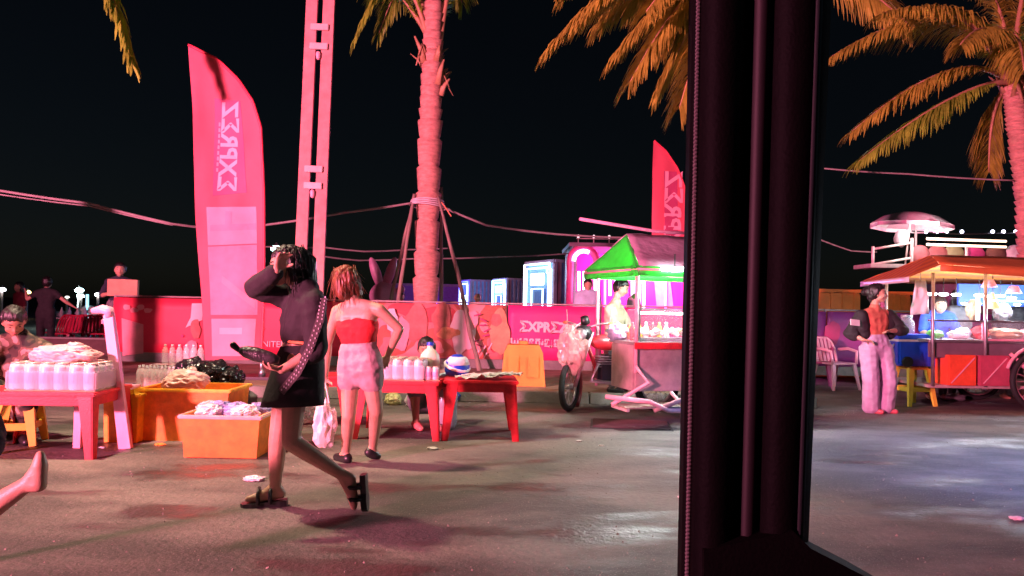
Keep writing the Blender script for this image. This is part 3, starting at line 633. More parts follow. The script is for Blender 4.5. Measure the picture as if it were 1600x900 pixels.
def feather_flag(label, Y, tip, left, right, bottom, zb, deco):
    b = P((right[-1][0]), bottom, Y); base = V((b.x+.02, Y, zb)); t = thing('feather_flag', label, 'flag', base, group='feather flags along the fence')
    # left = list of px,py down the free edge, right = px,py along the pole from the tip
    def samp(pts, n):
        L = [0]
        for i in range(len(pts)-1): L.append(L[-1] + math.hypot(pts[i+1][0]-pts[i][0], pts[i+1][1]-pts[i][1]))
        out = []
        for k in range(n):
            d = L[-1]*k/(n-1); i = max(j for j in range(len(pts)) if L[j] <= d+1e-9); i = min(i, len(pts)-2); u = (d-L[i])/(L[i+1]-L[i])
            out.append((pts[i][0]+(pts[i+1][0]-pts[i][0])*u, pts[i][1]+(pts[i+1][1]-pts[i][1])*u))
        return out
    N = 60; rr = samp(right, N); ll = samp(left, N); vs = []; K = 16
    for j in range(N):
        A = P(*ll[j], Y); B = P(*rr[j], Y)
        for i in range(K+1):
            u = i/K; p = A.lerp(B, u); p.y = Y + foff(p.x, p.z, Y); vs.append(p)
    f = [(j*(K+1)+i, j*(K+1)+i+1, (j+1)*(K+1)+i+1, (j+1)*(K+1)+i) for j in range(N-1) for i in range(K)]
    n = len(vs); vs2 = [p+V((0, .002, 0)) for p in vs]; translucent_once(FLAG, .35)
    cl = MB().add(vs+vs2, f+[tuple(x+n for x in q[::-1]) for q in f]).build('flag_cloth', FLAG, t, True)
    pts = [P(*p, Y+.01) for p in rr]
    for p in pts: p.y = Y + foff(p.x, p.z, Y)
    MB().tube([p+V((.012, 0, 0)) for p in pts], .022, 8).build('sleeve', FLAG_EDGE, t, True)
    MB().tube([pts[-1]+V((.012, 0, 0)), V((pts[-1].x+.014, Y, zb+.06))], .02, 8).build('pole', STEEL, t, True)
    MB().rbox(V((base.x, Y, zb+.02)), (.5, .5, .04), .008).build('base_plate', BLACKP, t); MB().lathe([(.05, 0), (.045, .06), (.025, .1)], V((base.x, Y, zb+.04)), 12).build('socket', STEEL, t, True)
    deco(cl, Y); return t
def deco1(cl, Y):
    fprint(cl, [(333, 152), (376, 158), (384, 300), (333, 306)], FL_PLUM, Y); ftext(cl, 'ΣXPRΣZ', .34, FL_PALE, (352, 283), (357, 176), Y, .01)
    for k in range(9): fprint(cl, [(337+k*.3, 262-k*9), (340+k*.3, 262-k*9), (340+k*.3, 268-k*9), (337+k*.3, 268-k*9)], FL_ROSE, Y, .007, 'printed_stroke')
    for q, m, lf in (([(324, 324), (398, 322), (400, 380), (327, 384)], FL_ROSE, .004), ([(327, 386), (400, 382), (402, 492), (331, 492)], FL_MID, .004), ([(330, 352), (398, 348), (398, 358), (330, 362)], FL_MID, .007), ([(352, 330), (362, 330), (362, 350), (352, 351)], FL_MID, .007),
                 ([(348, 430), (398, 470), (398, 482), (348, 442)], FL_ROSE, .010), ([(332, 498), (400, 498), (398, 556), (334, 556)], FL_ROSE, .004), ([(345, 512), (380, 512), (380, 522), (345, 522)], FL_PALE, .007)):
        fprint(cl, q, m, Y, lf)
FL1 = feather_flag('tall red feather flag with mirrored lettering standing behind the orange crates', 10.6, (293, 70),
    [(293, 70), (300, 170), (306, 300), (313, 420), (322, 562)], [(293, 70), (338, 92), (372, 125), (396, 160), (408, 200), (409, 300), (410, 420), (408, 562)], 562, .14, deco1)
def deco2(cl, Y):
    fprint(cl, [(1037, 268), (1058, 268), (1060, 412), (1038, 412)], FL_PLUM, Y); ftext(cl, 'ΣXPRΣZ', .54, FL_PALE, (1047, 400), (1051, 282), Y, .015)
feather_flag('slimmer red feather flag rising behind the green roofed cart', 16.3, (1021, 220),
    [(1021, 220), (1019, 270), (1018, 340), (1018, 418)], [(1021, 220), (1040, 236), (1058, 262), (1071, 296), (1076, 340), (1078, 380), (1078, 418)], 418, 0, deco2)

# ------------------------------------------------------------------ lattice post
Y = 9.75; A, B = P(472, 400, Y), P(500, 400, Y); z1 = 7.2
def lp(px, py): p = P(px, py, Y); return p
sl = (P(490, 0, Y).x-P(473, 380, Y).x)/(P(490, 0, Y).z-P(473, 380, Y).z)*0
post = thing('lattice_post', 'tall twin column steel post with tie plates behind the woman in black', 'post', (P(487, 600, Y).x, Y, .14))
for a, b_ in ((488, 471), (514.5, 499)):
    T, D = P(a, 0, Y), P(b_, 385, Y); d = (T-D)/(T.z-D.z); MB().bar(D + d*(.14-D.z), D + d*(z1-D.z), .15, .05, (0, 1, 0)).build('column', mat('rusty_primer', (.48, .18, .16), .65, var=.25, scale=6, bump=.2), post)
for py in (42, 72, 264, 290, 480, 505, -160, -190):
    c = P(501 - py*.0425, py, Y-.045); MB().rbox(c, (.24, .025, .085), .006, Matrix.Rotation(.02, 3, 'Y')).build('tie_plate', mat('bare_plate', (.55, .34, .31), .55), post)
for py in (84, 300): MB().cap(P(501-py*.0425, py, Y-.04), .035, P(501-py*.0425, py+6, Y-.04), .03).build('bolt', PINKM, post, True)

# ------------------------------------------------------------------ palms
BARK = mat('palm_bark', (.54, .29, .22), .9, var=.35, scale=7, bump=.6, bscale=30, stretch=(1, 1, 3))
LEAF = mat('palm_leaflet', (.42, .40, .05), .55, var=.45, scale=2.2)
LEAFG = mat('palm_leaflet_green', (.33, .52, .05), .5, var=.4, scale=2.2)
STALK = mat('palm_stalk', (.42, .25, .13), .55, var=.25, scale=4)
translucent(LEAF, .3); translucent(LEAFG, .3)
def frond(tree, P0, P1, P2, seed, m=LEAF, ll=.8, hang=.9, n=64, w=.034):
    n = int(n*3.0); w *= .85; ll *= 1.08
    rnd = random.Random(seed); P0, P1, P2 = V(P0), V(P1), V(P2)
    bz = lambda t: P0*(1-t)**2 + P1*2*t*(1-t) + P2*t*t; dv = lambda t: ((P1-P0)*(1-t) + (P2-P1)*t).normalized()
    mb = MB()
    for i in range(n):
        t = .16 + .84*i/(n-1); p = bz(t); d = dv(t); s0 = d.cross(V((0, 0, 1)))
        s0 = s0.normalized() if s0.length > .05 else V((0, 1, 0)); up = s0.cross(d)
        env = (math.sin(min(1, (t-.1)*1.9)*math.pi/2)) * (1 - .55*max(0, t-.55)/.45)
        for s in (-1, 1):
            if rnd.random() < .05: continue
            L = ll*env*rnd.uniform(.8, 1.12); q = p.copy(); dr = (s0*s*rnd.uniform(.55, .9) + d*rnd.uniform(.6, 1.0) + up*rnd.uniform(.05, .35)).normalized(); pr = None; vs = []
            wd = dr.cross(V((rnd.uniform(-.3, .3), rnd.uniform(-.3, .3), 1))).normalized()
            for j, ww in enumerate((.6, 1, .8, .12)):
                vs += [q - wd*w*ww/2, q + wd*w*ww/2]
                dr = (dr + V((0, 0, -hang*(.28+.2*j)*rnd.uniform(.8, 1.2)))).normalized(); q = q + dr*L/3
            mb.add(vs, [(0, 1, 3, 2), (2, 3, 5, 4), (4, 5, 7, 6)])
    fr = mb.build('frond', m, tree)
    MB().tube([bz(i/14) for i in range(15)], [.045*(1-i/15)+.006 for i in range(15)], 7).build('frond_stalk', STALK, fr, True)
    return fr
def trunk(tree, pts, r0, r1, rings, seed):
    pts = [V(p) for p in pts]; N = rings*3; ps = []; rs = []; rnd = random.Random(seed)
    def at(u):
        x = u*(len(pts)-1); i = min(int(x), len(pts)-2); return pts[i].lerp(pts[i+1], x-i)
    for i in range(rings):
        k = rnd.uniform(-.35, .35)
        for o_, s in ((0, 1.13), (.10, .86), (.2, .96)):
            u = min(1, (i+o_+k*.3*(0 < i < rings-1))/rings); p = at(u); ps.append(p); rs.append((r0+(r1-r0)*u)*s*rnd.uniform(.97, 1.03))
    mb = MB().tube(ps, rs, 14)
    for i, p in enumerate(mb.v): mb.v[i] = p + V((noise.noise(p*6)*.018, noise.noise(p*6+V((9, 0, 0)))*.018, noise.noise(p*5+V((0, 9, 0)))*.035))
    return mb.build('trunk', BARK, tree, True)
def boots(tree, c, n, seed, r=.2, H=.9):
    rnd = random.Random(seed)
    for i in range(n):
        a = rnd.uniform(0, 6.28); z = rnd.uniform(-H, H*.3); d = V((math.cos(a), math.sin(a), 0)); p = c + d*r*.8 + V((0, 0, z)); L = rnd.uniform(.25, .5)
        MB().tube([p, p+d*.07+V((0, 0, L*.5)), p+d*rnd.uniform(.1, .24)+V((0, 0, L*rnd.choice((1, .9, .2, -.3))))], [.07, .05, .015], 6, squash=.4).build('leaf_base', STALK, tree, True)
Y = 14.0; t1 = thing('palm_tree', 'palm with ringed trunk held by wooden stakes behind the banner fence', 'palm tree', (P(660, 470, Y).x, Y, 0), group='palms on the beach side')
trunk(t1, [(P(662, 500, Y).x, Y, 0), P(665, 470, Y), P(672, 200, Y), P(676, 85, Y), P(678, -10, Y)], .25, .165, 25, 3)
c = P(675, 100, Y); boots(t1, c, 18, 5, .24, .7)
for i, (a, b_) in enumerate([((630, -130), (556, 60)), ((600, -90), (520, -20)), ((720, -200), (800, -160)), ((690, -160), (760, -200)), ((640, -180), (600, -260)), ((705, -100), (722, 5)), ((650, -120), (592, 52))]):
    frond(t1, P(672+(i % 3)*7, 80, Y), P(*a, Y-.3+.2*i), P(*b_, Y-.6+.3*i), 30+i, LEAFG, .7)
Y = 11.3; t2 = thing('palm_tree', 'palm whose wide orange lit fronds spread out behind the vehicle pillar', 'palm tree', (P(1180, 600, Y).x, Y, 0), group='palms on the beach side')
CR = P(1190, -80, Y); trunk(t2, [(P(1180, 600, Y).x, Y, 0), P(1184, 300, Y), CR], .2, .15, 30, 4); boots(t2, CR, 12, 6, .16, .5)
for i, (a, b_, dy, dz) in enumerate([((1000, -70), (858, 98), 0, -.3), ((1080, -30), (985, 150), -.6, -1.0), ((1120, -10), (1062, 190), -.9, -1.3), ((1030, -160), (880, 10), .3, .3), ((1060, -60), (935, 60), .7, .8), ((1100, -80), (1010, 40), -.8, -1.6), ((1290, -60), (1420, 60), .4, .5), ((1240, -140), (1330, -60), -.5, -1), ((1180, -200), (1150, -260), 0, 1), ((1130, 0), (1100, 150), .8, 1.2), ((1090, -50), (1040, 95), .2, .1), ((1060, -110), (905, 55), -.4, -.6), ((1100, -60), (960, 110), -.2, -.2), ((1120, -40), (1030, 165), .5, .7), ((1140, -20), (1085, 120), -.5, -.9), ((1090, -90), (985, 30), .9, 1.4)]):
    frond(t2, CR, P(a[0], a[1]-25, Y+dy), P(b_[0], b_[1]-22, Y+dz), 60+i, LEAF, .85, .8, 84, .034)
Y = 11.8; t3 = thing('palm_tree', 'palm with curved trunk rising beside the awning of the right cart', 'palm tree', (P(1612, 600, Y).x, Y, 0), group='palms on the beach side')
CR = P(1580, 128, Y); trunk(t3, [(P(1615, 600, Y).x, Y, 0), P(1612, 420, Y), P(1604, 300, Y), P(1590, 195, Y), CR], .2, .13, 40, 9); boots(t3, CR, 10, 9, .13, .35)
for i, (a, b_, dy, dz, m) in enumerate([((1500, 60), (1332, 205), 0, -.2, LEAF), ((1500, 125), (1342, 252), -.4, -.6, LEAFG), ((1500, -40), (1300, 88), .4, .3, LEAF), ((1520, -20), (1380, 20), -.6, -1.1, LEAF), ((1545, 150), (1545, 268), .3, .4, LEAF), ((1570, -60), (1470, -50), .5, .9, LEAF), ((1620, -20), (1720, 120), 0, 0, LEAF), ((1640, 60), (1690, 240), -.5, -.9, LEAF), ((1600, -80), (1640, -150), 0, .5, LEAF), ((1555, 0), (1500, 70), -.9, -1.7, LEAF), ((1560, 20), (1560, 40), 1.0, 2.0, LEAFG), ((1590, 10), (1600, 110), -1., -1.9, LEAF)]):
    frond(t3, CR, P(*a, Y+dy), P(*b_, Y+dz), 90+i, m, .72, .9 if i < 2 else 1.1, 66, .034)
Y = 9.2; t4 = thing('palm_tree', 'palm reaching one drooping frond into the upper corner above the flag', 'palm tree', (P(-120, 600, Y).x, Y, 0), group='palms on the beach side')
CR = P(-70, -260, Y); trunk(t4, [(P(-120, 600, Y).x, Y, 0), P(-100, 200, Y), CR], .2, .15, 30, 14)
for i, (a, b_, dy) in enumerate([((120, -240), (205, 98), 0), ((60, -330), (180, -180), .8), ((-200, -360), (-330, -150), 0), ((-90, -330), (-60, -100), -1.2), ((20, -380), (-60, -420), 1)]):
    frond(t4, CR, P(*a, Y+dy), P(*b_, Y+dy), 120+i, LEAFG if i == 0 else LEAF, .6, 1.0, 60, .045)

# stakes that prop the first palm, and the rope
def stake(p0, p1, label):
    p0, p1 = V(p0), V(p1); n = 9; pts = [p0.lerp(p1, i/n)+V((noise.noise(V((i*.7, p0.x, 0)))*.03, 0, 0)) for i in range(n+1)]
    o = MB().tube(pts, [.044-.002*i+.006*noise.noise(V((i*2., p1.x, 3))) for i in range(n+1)], 8).build('wooden_stake', WOOD, None, True); tag(o, label, 'stake', 'stakes propping the palm')
gp = lambda px, Y, z=.0: V((P(px, 560, Y).x, Y, z))
stake(gp(588, 14.6), P(648, 303, 13.85), 'grey wooden stake leaning on the palm, outermost beside the rabbit balloon')
stake(gp(606, 13.5), P(645, 318, 13.72), 'pale wooden stake leaning on the palm just in front of its outer neighbour')
stake(gp(690, 14.5), P(690, 292, 14.3), 'nearly upright dark stake standing close against the palm trunk')
stake(P(752, 590, 12.5)*1+V((0, 0, 0)), P(686, 308, 13.72), 'long slanting stake that crosses in front of the picture banner')
rp_ = thing('rope_binding', 'pale cord binding the stakes to the palm trunk', 'rope', P(668, 318, 14))
for i in range(4): MB().ring(P(668, 314+i*3, 14), .30+.015*i, .014, (.03*i, .05, 1), 20, 6).build('rope_turn', PAPER, rp_, True)
MB().tube([P(690, 316, 13.7), P(700, 330, 13.65), P(705, 338, 13.6)], .012, 6).build('rope_end', mat('orange_cord', (.8, .3, .15), .7), rp_, True)

# ------------------------------------------------------------------ overhead cables
CABLE = mat('grey_cable', (.34, .30, .28), .6, var=.2)
def cable(pts, r, label):
    q = [P(*p) for p in pts]; out = []
    for i in range(len(q)-1):
        for j in range(10):
            t = j/10; p = q[i].lerp(q[i+1], t); p.z -= .03*math.sin(math.pi*t)*(q[i+1]-q[i]).length/4; out.append(p)
    out.append(q[-1]); mb = MB().tube(out, r, 6)
    o = mb.build('overhead_cable', CABLE, None, True); tag(o, label, 'cable', 'cables strung between posts and palms')
cable([(-80, 290, 11), (0, 298, 11.3), (140, 318, 11.8), (270, 350, 12.2), (330, 357, 12.4), (412, 352, 12.8), (540, 332, 13.3), (645, 317, 13.8)], .022, 'thick twisted cable sagging from the upper corner to the staked palm')
cable([(-80, 295, 11.1), (0, 304, 11.3), (140, 322, 11.8), (270, 352, 12.2)], .012, 'thin wire running beside the thick twisted cable')
cable([(695, 325, 13.8), (760, 352, 14.2), (870, 366, 15), (1010, 372, 16), (1190, 372, 17)], .022, 'cable sagging from the staked palm towards the green roofed cart')
cable([(380, 384, 18), (510, 387, 18.5), (570, 393, 19), (640, 390, 19.5), (700, 388, 20)], .022, 'upper of two thin cables crossing behind the palm stakes')
cable([(500, 400, 18), (560, 407, 18.5), (650, 404, 19), (760, 402, 20), (930, 393, 22)], .022, 'lower of two thin cables crossing behind the palm stakes')
cable([(1240, 260, 11.5), (1285, 263, 11.5), (1420, 272, 11.6), (1585, 282, 11.7)], .013, 'thin straight wire tied to the curved palm above the umbrella')
cable([(1230, 360, 20), (1280, 374, 20), (1330, 392, 20), (1370, 394, 20)], .02, 'short dark cable drooping towards the roof terrace railing')

# ------------------------------------------------------------------ plastic tables
def plastic_table(label, x, y, w, d, h, rz, group='red plastic tables'):
    t = thing('plastic_table', label, 'table', (x, y, 0), rz, group); M = Matrix.Translation((x, y, 0)) @ Matrix.Rotation(rz, 4, 'Z')
    MB(M).rbox((0, 0, h-.015), (w, d, .03), .01).build('tabletop', REDP, t)
    ap = .075
    for s in (-1, 1):
        MB(M).rbox((0, s*(d/2-.03), h-.03-ap/2), (w-.11, .018, ap), .006).build('apron', REDP, t); MB(M).rbox((s*(w/2-.03), 0, h-.03-ap/2), (.018, d-.11, ap), .006).build('apron', REDP, t)
    for sx in (-1, 1):
        for sy in (-1, 1):
            a = V((sx*(w/2-.055), sy*(d/2-.05), h-.03)); b = V((sx*(w/2-.012), sy*(d/2-.012), 0)); l = MB(M)
            for dx, dy, ww, hh in ((0, -sy*.0, .10, .016), (0, 0, .016, .09)):
                vs = []
                for p, k in ((a, 1.15), (b, .62)):
                    cx = p.x - (sx*(ww/2*k-.008) if ww > .05 else 0)+sx*.02*k; cy = p.y - (sy*(hh/2*k-.008) if hh > .05 else 0)+sy*.02*k
                    W, H_ = (ww*k if ww > .05 else ww), (hh*k if hh > .05 else hh)
                    for q, r_ in ((-1, -1), (1, -1), (1, 1), (-1, 1)): vs.append(V((cx+q*W/2, cy+r_*H_/2, p.z)))
                l.add(vs, [(3, 2, 1, 0), (4, 5, 6, 7), (0, 1, 5, 4), (1, 2, 6, 5), (2, 3, 7, 6), (3, 0, 4, 7)])
            l.build('leg', REDP, t)
    return t
a = G(95, 700); TL = (a.x, 6.02)
plastic_table('red plastic table loaded with wrapped cans, nearest the crouching man', TL[0], TL[1], .96, .66, .51, .05)
TA = (P(628, 640, 7.1).x, 7.1); TB = (P(750, 640, 7.1).x, 7.12)
plastic_table('red plastic table with wrapped cans beside the woman in red', TA[0], TA[1], .80, .66, .535, -.03)
plastic_table('red plastic table carrying only loose papers, next to the parked motorcycle', TB[0], TB[1], .70, .62, .55, .06)
TC = (P(500, 640, 7.6).x, 7.7); plastic_table('red plastic table mostly hidden behind the two walking women', TC[0], TC[1], .6, .5, .5, .1)

CANM = mat('pale_can', (.74, .58, .66), .35, var=.12, scale=12); CANT = mat('can_lid', (.72, .55, .48), .35, metal=.5, var=.1)
can_me = MB().lathe([(.027, 0), (.032, .008), (.032, .10), (.027, .118)], n=12).mesh('can'); can_me.materials.append(CANM)
lid_me = MB().lathe([(.027, .1185), (.027, .124), (.024, .122), (.0, .12)], n=12).mesh('can_lid'); lid_me.materials.append(CANT)
for me in (can_me, lid_me):
    for p in me.polygons: p.use_smooth = len(p.vertices) == 4
band_me = MB().lathe([(.0324, .03), (.0326, .034), (.0326, .072), (.0324, .076)], n=12).mesh('can_band'); band_me.materials.append(mat('can_print', (.60, .36, .55), .4, var=.35, scale=30))
def can_pack(label, loc, nx, ny, rz, sc=1, layers=1, film=True):
    t = thing('can_pack', label, 'cans', loc, rz, 'wrapped packs of cans'); s = .066
    R = Matrix.Translation(loc) @ Matrix.Rotation(rz, 4, 'Z')
    for L in range(layers):
        for i in range(nx):
            for j in range(ny):
                o = bpy.data.objects.new('can', can_me); C.objects.link(o); o.parent = t; o.location = ((i-(nx-1)/2)*s*sc, (j-(ny-1)/2)*s*sc, .006+L*.126*sc); o.scale = (sc, sc, sc)
                q = bpy.data.objects.new('lid', lid_me); C.objects.link(q); q.parent = o
                q = bpy.data.objects.new('printed_band', band_me); C.objects.link(q); q.parent = o
    MB(R).rbox((0, 0, .003), (nx*s*sc+.01, ny*s*sc+.01, .006), .001).build('tray', CARD, t)
    if film: MB(R).rbox((0, 0, .006+.045*sc*layers), (nx*s*sc+.008, ny*s*sc+.008, .085*sc*layers), .01).build('shrink_film', CLEAR, t)
    return t
can_pack('long shrink wrapped row of pale cans on the table by the crouching man', V((TL[0]+.10, TL[1]-.02, .511)), 6, 4, .05, 1.72)
can_pack('tall shrink wrapped block of pale cans on the table by the woman in red', V((TA[0]+.03, TA[1]-.02, .536)), 4, 4, -.03, 1.55)
can_pack('three loose pale cans at the edge of the table by the woman in red', V((TA[0]+.30, TA[1]-.16, .536)), 2, 1, .1, 1.0, film=False)
# lumps of wrapped goods, jugs, papers
def bagobj(name, label, cat, c, d, m, amp=.3, fr=2.2, seed=0, smooth=False, group=None):
    c = V(c); t = thing(name, label, cat, c-V((0, 0, d[2])), group=group); MB().blob(c, d, amp*.7, fr, 5, seed).build('bag_body', m, t, True)
    MB().blob(c+V((d[0]*.3, 0, d[2]*.9)), (d[0]*.22, d[1]*.25, d[2]*.35), .4, 3, 3, seed+1).build('bag_knot', m, t, True); return t
bagobj('plastic_bag', 'rumpled pink plastic bag lying over the cans beside the crouching man', 'bag', V((TL[0]+.06, TL[1]+.02, .775)), (.27, .17, .085), mat('pink_bag', (.75, .42, .42), .45, alpha=.9), .3, 1.7, 3)
jg = thing('water_jug', 'white jug with rounded top standing behind the cans', 'jug', (TA[0]+.24, TA[1]+.16, .536))
MB().lathe([(.08, 0), (.1, .02), (.1, .16), (.09, .22), (.05, .27), (.03, .28), (.03, .31)], (TA[0]+.24, TA[1]+.16, .536), 16).build('jug_body', mat('cream_jug', (.75, .66, .50), .4), jg, True)
MB().lathe([(.034, .31), (.034, .34), (.0, .345)], (TA[0]+.24, TA[1]+.16, .536), 12).build('cap', BLUEP, jg)
for i in range(7):
    c = V((TB[0]-.12+.065*i, TB[1]+random.uniform(-.18, .1), .556+.006*i)); R = Matrix.Rotation(random.uniform(-.8, .8), 3, 'Z'); mb = MB(); n = 5; vs = []
    for s in (0, .002):
        for a in range(n+1):
            for b_ in range(n+1): vs.append(c + R @ V(((a/n-.5)*.24, (b_/n-.5)*.16, .012+.03*noise.noise(V((a*.7, b_*.7, i*3.)))+s)))
    k = (n+1)**2; f = [(a*(n+1)+b_, (a+1)*(n+1)+b_, (a+1)*(n+1)+b_+1, a*(n+1)+b_+1) for a in range(n) for b_ in range(n)]
    o = mb.add(vs, f+[tuple(x+k for x in q[::-1]) for q in f]).build('paper_sheet', PAPER); tag(o, 'crumpled paper sheet on the bare red table, %s from the helmet' % 'first second third fourth fifth sixth seventh'.split()[i], 'paper', 'papers on the bare red table')
hm = thing('helmet', 'blue and white helmet lying on the corner of the paper strewn table', 'helmet', (TB[0]-.24, TB[1]+.14, .55))
hc = V((TB[0]-.24, TB[1]+.14, .56)); MB().lathe([(.105, 0), (.125, .05), (.12, .11), (.09, .17), (.04, .2), (0, .205)], hc, 18).build('shell', BLUEP, hm, True)
MB().ring(hc+V((0, 0, .09)), .118, .018, (.25, -.3, 1), 24, 8).build('stripe', WHITEP, hm, True); MB().lathe([(.12, .1), (.1, .155), (.08, .178)], hc+V((.006, -.008, .004)), 18).build('white_crown', WHITEP, hm, True)
hm2 = thing('drink_cooler_ball', 'round pale blue lidded jar between the two middle tables', 'jar', P(700, 572, 7.5)-V((0, 0, .0)))
c = P(697, 584, 7.45); c.z = .30; hm2.location = (c.x, c.y, 0)
MB().lathe([(.10, 0), (.12, .06), (.12, .34), (.09, .42), (.05, .46)], (c.x, c.y, 0), 16).build('jar_body', mat('smoke_jar', (.35, .36, .42), .15, alpha=.8), hm2, True); MB().lathe([(.06, .46), (.075, .48), (.07, .55), (.0, .57)], (c.x, c.y, 0), 16).build('lid', mat('pale_lid', (.5, .65, .75), .2), hm2, True)
# things under the middle tables
for i, (px, py, m, lab) in enumerate([(610, 622, mat('lime_bag', (.72, .68, .30), .4, alpha=.85), 'yellowish bag lying under the can table near its far leg'), (642, 625, MILKY, 'milky bag lying under the can table beside the sandalled foot'), (706, 616, mat('blue_bag', (.05, .12, .5), .4), 'small blue bag on the ground under the paper strewn table')]):
    c = G(px, py+14); bagobj('ground_bag', lab, 'bag', c+V((0, .2, .07)), (.1, .08, .075), m, .4, 2.5, i+20)
tag(MB().blob(G(672, 700, .012)+V((.02, 0, 0)), (.05, .03, .012), .4, 3, 2, 3).build('litter', PAPER), 'scrap of white litter at the foot of the middle table legs', 'litter', 'litter on the road')

# ------------------------------------------------------------------ chairs and stools
def mono_chair(label, loc, rz, m, H=.82, group='plastic chairs', wide=.48, small=False):
    t = thing('plastic_chair', label, 'chair', loc, rz, group); M = Matrix.Translation(loc) @ Matrix.Rotation(rz, 4, 'Z'); w = wide
    MB(M).rbox((0, .02, .42), (w, .44, .028), .01).build('seat', m, t)
    for sx in (-1, 1):
        MB(M).bar((sx*(w/2-.03), .2, .41), (sx*(w/2+.03), .27, 0), .06, .035, (0, 1, 0), .04).build('leg', m, t); MB(M).bar((sx*(w/2-.03), -.17, .41), (sx*(w/2+.02), -.27, 0), .06, .035, (0, 1, 0), .04).build('leg', m, t)
        if not small: MB(M).tube([(sx*(w/2+.02), -.19, .63), (sx*(w/2+.04), 0, .655), (sx*(w/2+.03), .2, .62), (sx*(w/2-.0), .22, .42)], .021, 8, squash=1.3).build('armrest', m, t, True)
    b = MB(M).tube([(-w/2+.02, -.18, .42), (-w/2+.01, -.25, .64), (-w/2+.04, -.30, H-.06), (-w/4, -.315, H), (w/4, -.315, H), (w/2-.04, -.30, H-.06), (w/2-.01, -.25, .64), (w/2-.02, -.18, .42)], .022, 8).build('backrest', m, t, True)
    for i in range(5): x = (i-2)*w*.16; MB(M).bar((x, -.2, .43), (x, -.31, H-.01), w*.10, .012, (0, 1, 0)).build('back_slat', m, b)
    return t
# tall pink chair beside the first table
Y = 6.15
pc = thing('high_chair', 'tall pale pink plastic chair whose back post rises behind the loaded table', 'chair', (P(165, 640, Y).x, Y, 0))
foot = V((P(197, 690, Y).x, Y, 0)); top = P(170, 492, Y)
for dy, m_y in ((0, 0), (.38, .02)):
    off = V((-.53*dy, dy, 0)); MB().bar(foot+off, foot.lerp(top, .5)+off, .10, .045, (0, 1, 0), .085).build('leg', PINKP, pc); MB().bar(foot.lerp(top, .5)+off, top+off, .085, .045, (0, 1, 0), .075).build('back_post', PINKP, pc)
    MB().tube([top+off+V((.012, 0, -.02)), top+off+V((-.0, 0, .03)), top+off+V((-.06, 0, .045)), top+off+V((-.14, 0, .03))], [.035, .04, .038, .022], 10).build('post_knob', PINKP, pc, True)
    MB().bar(V((foot.x-.40-.53*dy, Y+dy, 0)), V((foot.x-.40-.53*dy, Y+dy, .46)), .06, .04, (0, 1, 0)).build('leg', PINKP, pc)
MB().rbox((foot.x-.32, Y+.19, .475), (.46, .44, .03), .01).build('seat', PINKP, pc)
MB().bar(top+V((-.01, -.0, -.06)), top+V((-.22, .4, -.06)), .09, .03, (0, 0, 1)).build('back_rail', PINKP, pc); MB().bar(foot.lerp(top, .72), foot.lerp(top, .72)+V((-.21, .4, 0)), .07, .025).build('back_rail', PINKP, pc)
def stool(label, loc, rz, m, h=.52, w=.34):
    t = thing('plastic_stool', label, 'stool', loc, rz, 'plastic stools'); M = Matrix.Translation(loc) @ Matrix.Rotation(rz, 4, 'Z')
    MB(M).rbox((0, 0, h-.02), (w*.82, w*.82, .04), .012).build('seat', m, t); a, b_ = w*.37, w*.56
    for sx in (-1, 1):
        for sy in (-1, 1): MB(M).bar((sx*a, sy*a, h-.03), (sx*b_, sy*b_, 0), .085, .05, (0, 1, 0), .05).build('leg', m, t)
    for s in (-1, 1):
        z = h*.42; q = a+(b_-a)*.56; MB(M).rbox((0, s*(q), z), (q*2, .025, .06), .006).build('stretcher', m, t); MB(M).rbox((s*q, 0, z), (.025, q*2, .06), .006).build('stretcher', m, t)
    return t
c = G(1432, 634); stool('yellow plastic stool holding the blue cooler', (c.x, c.y+.12, 0), .2, YELLOWP, .53, .36)
SY = c.y+.12; SX = c.x
c = G(12, 700); stool('yellow plastic stool under the table edge by the crouching man', (c.x-.06, c.y+.2, 0), .3, YELLOWP, .38, .3)
mono_chair('pink plastic armchair by the purple banner behind the standing woman', (P(1304, 560, 12.1).x, 12.1, 0), math.radians(200), PINKP)
mono_chair('dim pink plastic chair half hidden beside the vehicle pillar', (P(1272, 560, 12.3).x, 12.3, 0), math.radians(160), mat('magenta_plastic', (.5, .05, .2), .45))

# ------------------------------------------------------------------ crates
def crate(label, loc, rz, w, d, h, m, rm=None, group='plastic crates on the road'):
    t = thing('plastic_crate', label, 'crate', loc, rz, group); M = Matrix.Translation(loc) @ Matrix.Rotation(rz, 4, 'Z'); tp = .93
    mb = MB(M); th = .018; O = [(-1, -1), (1, -1), (1, 1), (-1, 1)]
    rings = [[V((x*w/2*tp, y*d/2*tp, 0)) for x, y in O], [V((x*w/2, y*d/2, h)) for x, y in O], [V((x*(w/2-th), y*(d/2-th), h)) for x, y in O], [V((x*(w/2*tp-th), y*(d/2*tp-th), th)) for x, y in O]]
    mb.add([p for r in rings for p in r], [(3, 2, 1, 0)] + [(k*4+i, k*4+(i+1) % 4, (k+1)*4+(i+1) % 4, (k+1)*4+i) for k in range(3) for i in range(4)] + [(12, 13, 14, 15)])
    mb.build('crate_body', m, t)
    for s in (-1, 1):
        MB(M).rbox((0, s*(d/2+.008), h-.012), (w+.05, .03, .03), .008).build('rim', rm or m, t); MB(M).rbox((s*(w/2+.008), 0, h-.012), (.03, d-.022, .03), .008).build('rim', rm or m, t)
    return t
def crate_at(label, pl, pr, py, w, h, d, rz, m, rm=None):
    a = G((pl+pr)/2, py); return crate(label, V((a.x+math.sin(-rz)*d/2, a.y+math.cos(rz)*d/2, 0)), rz, w, d, h, m, rm), V((a.x-math.sin(rz)*d/2, a.y+math.cos(rz)*d/2, 0))
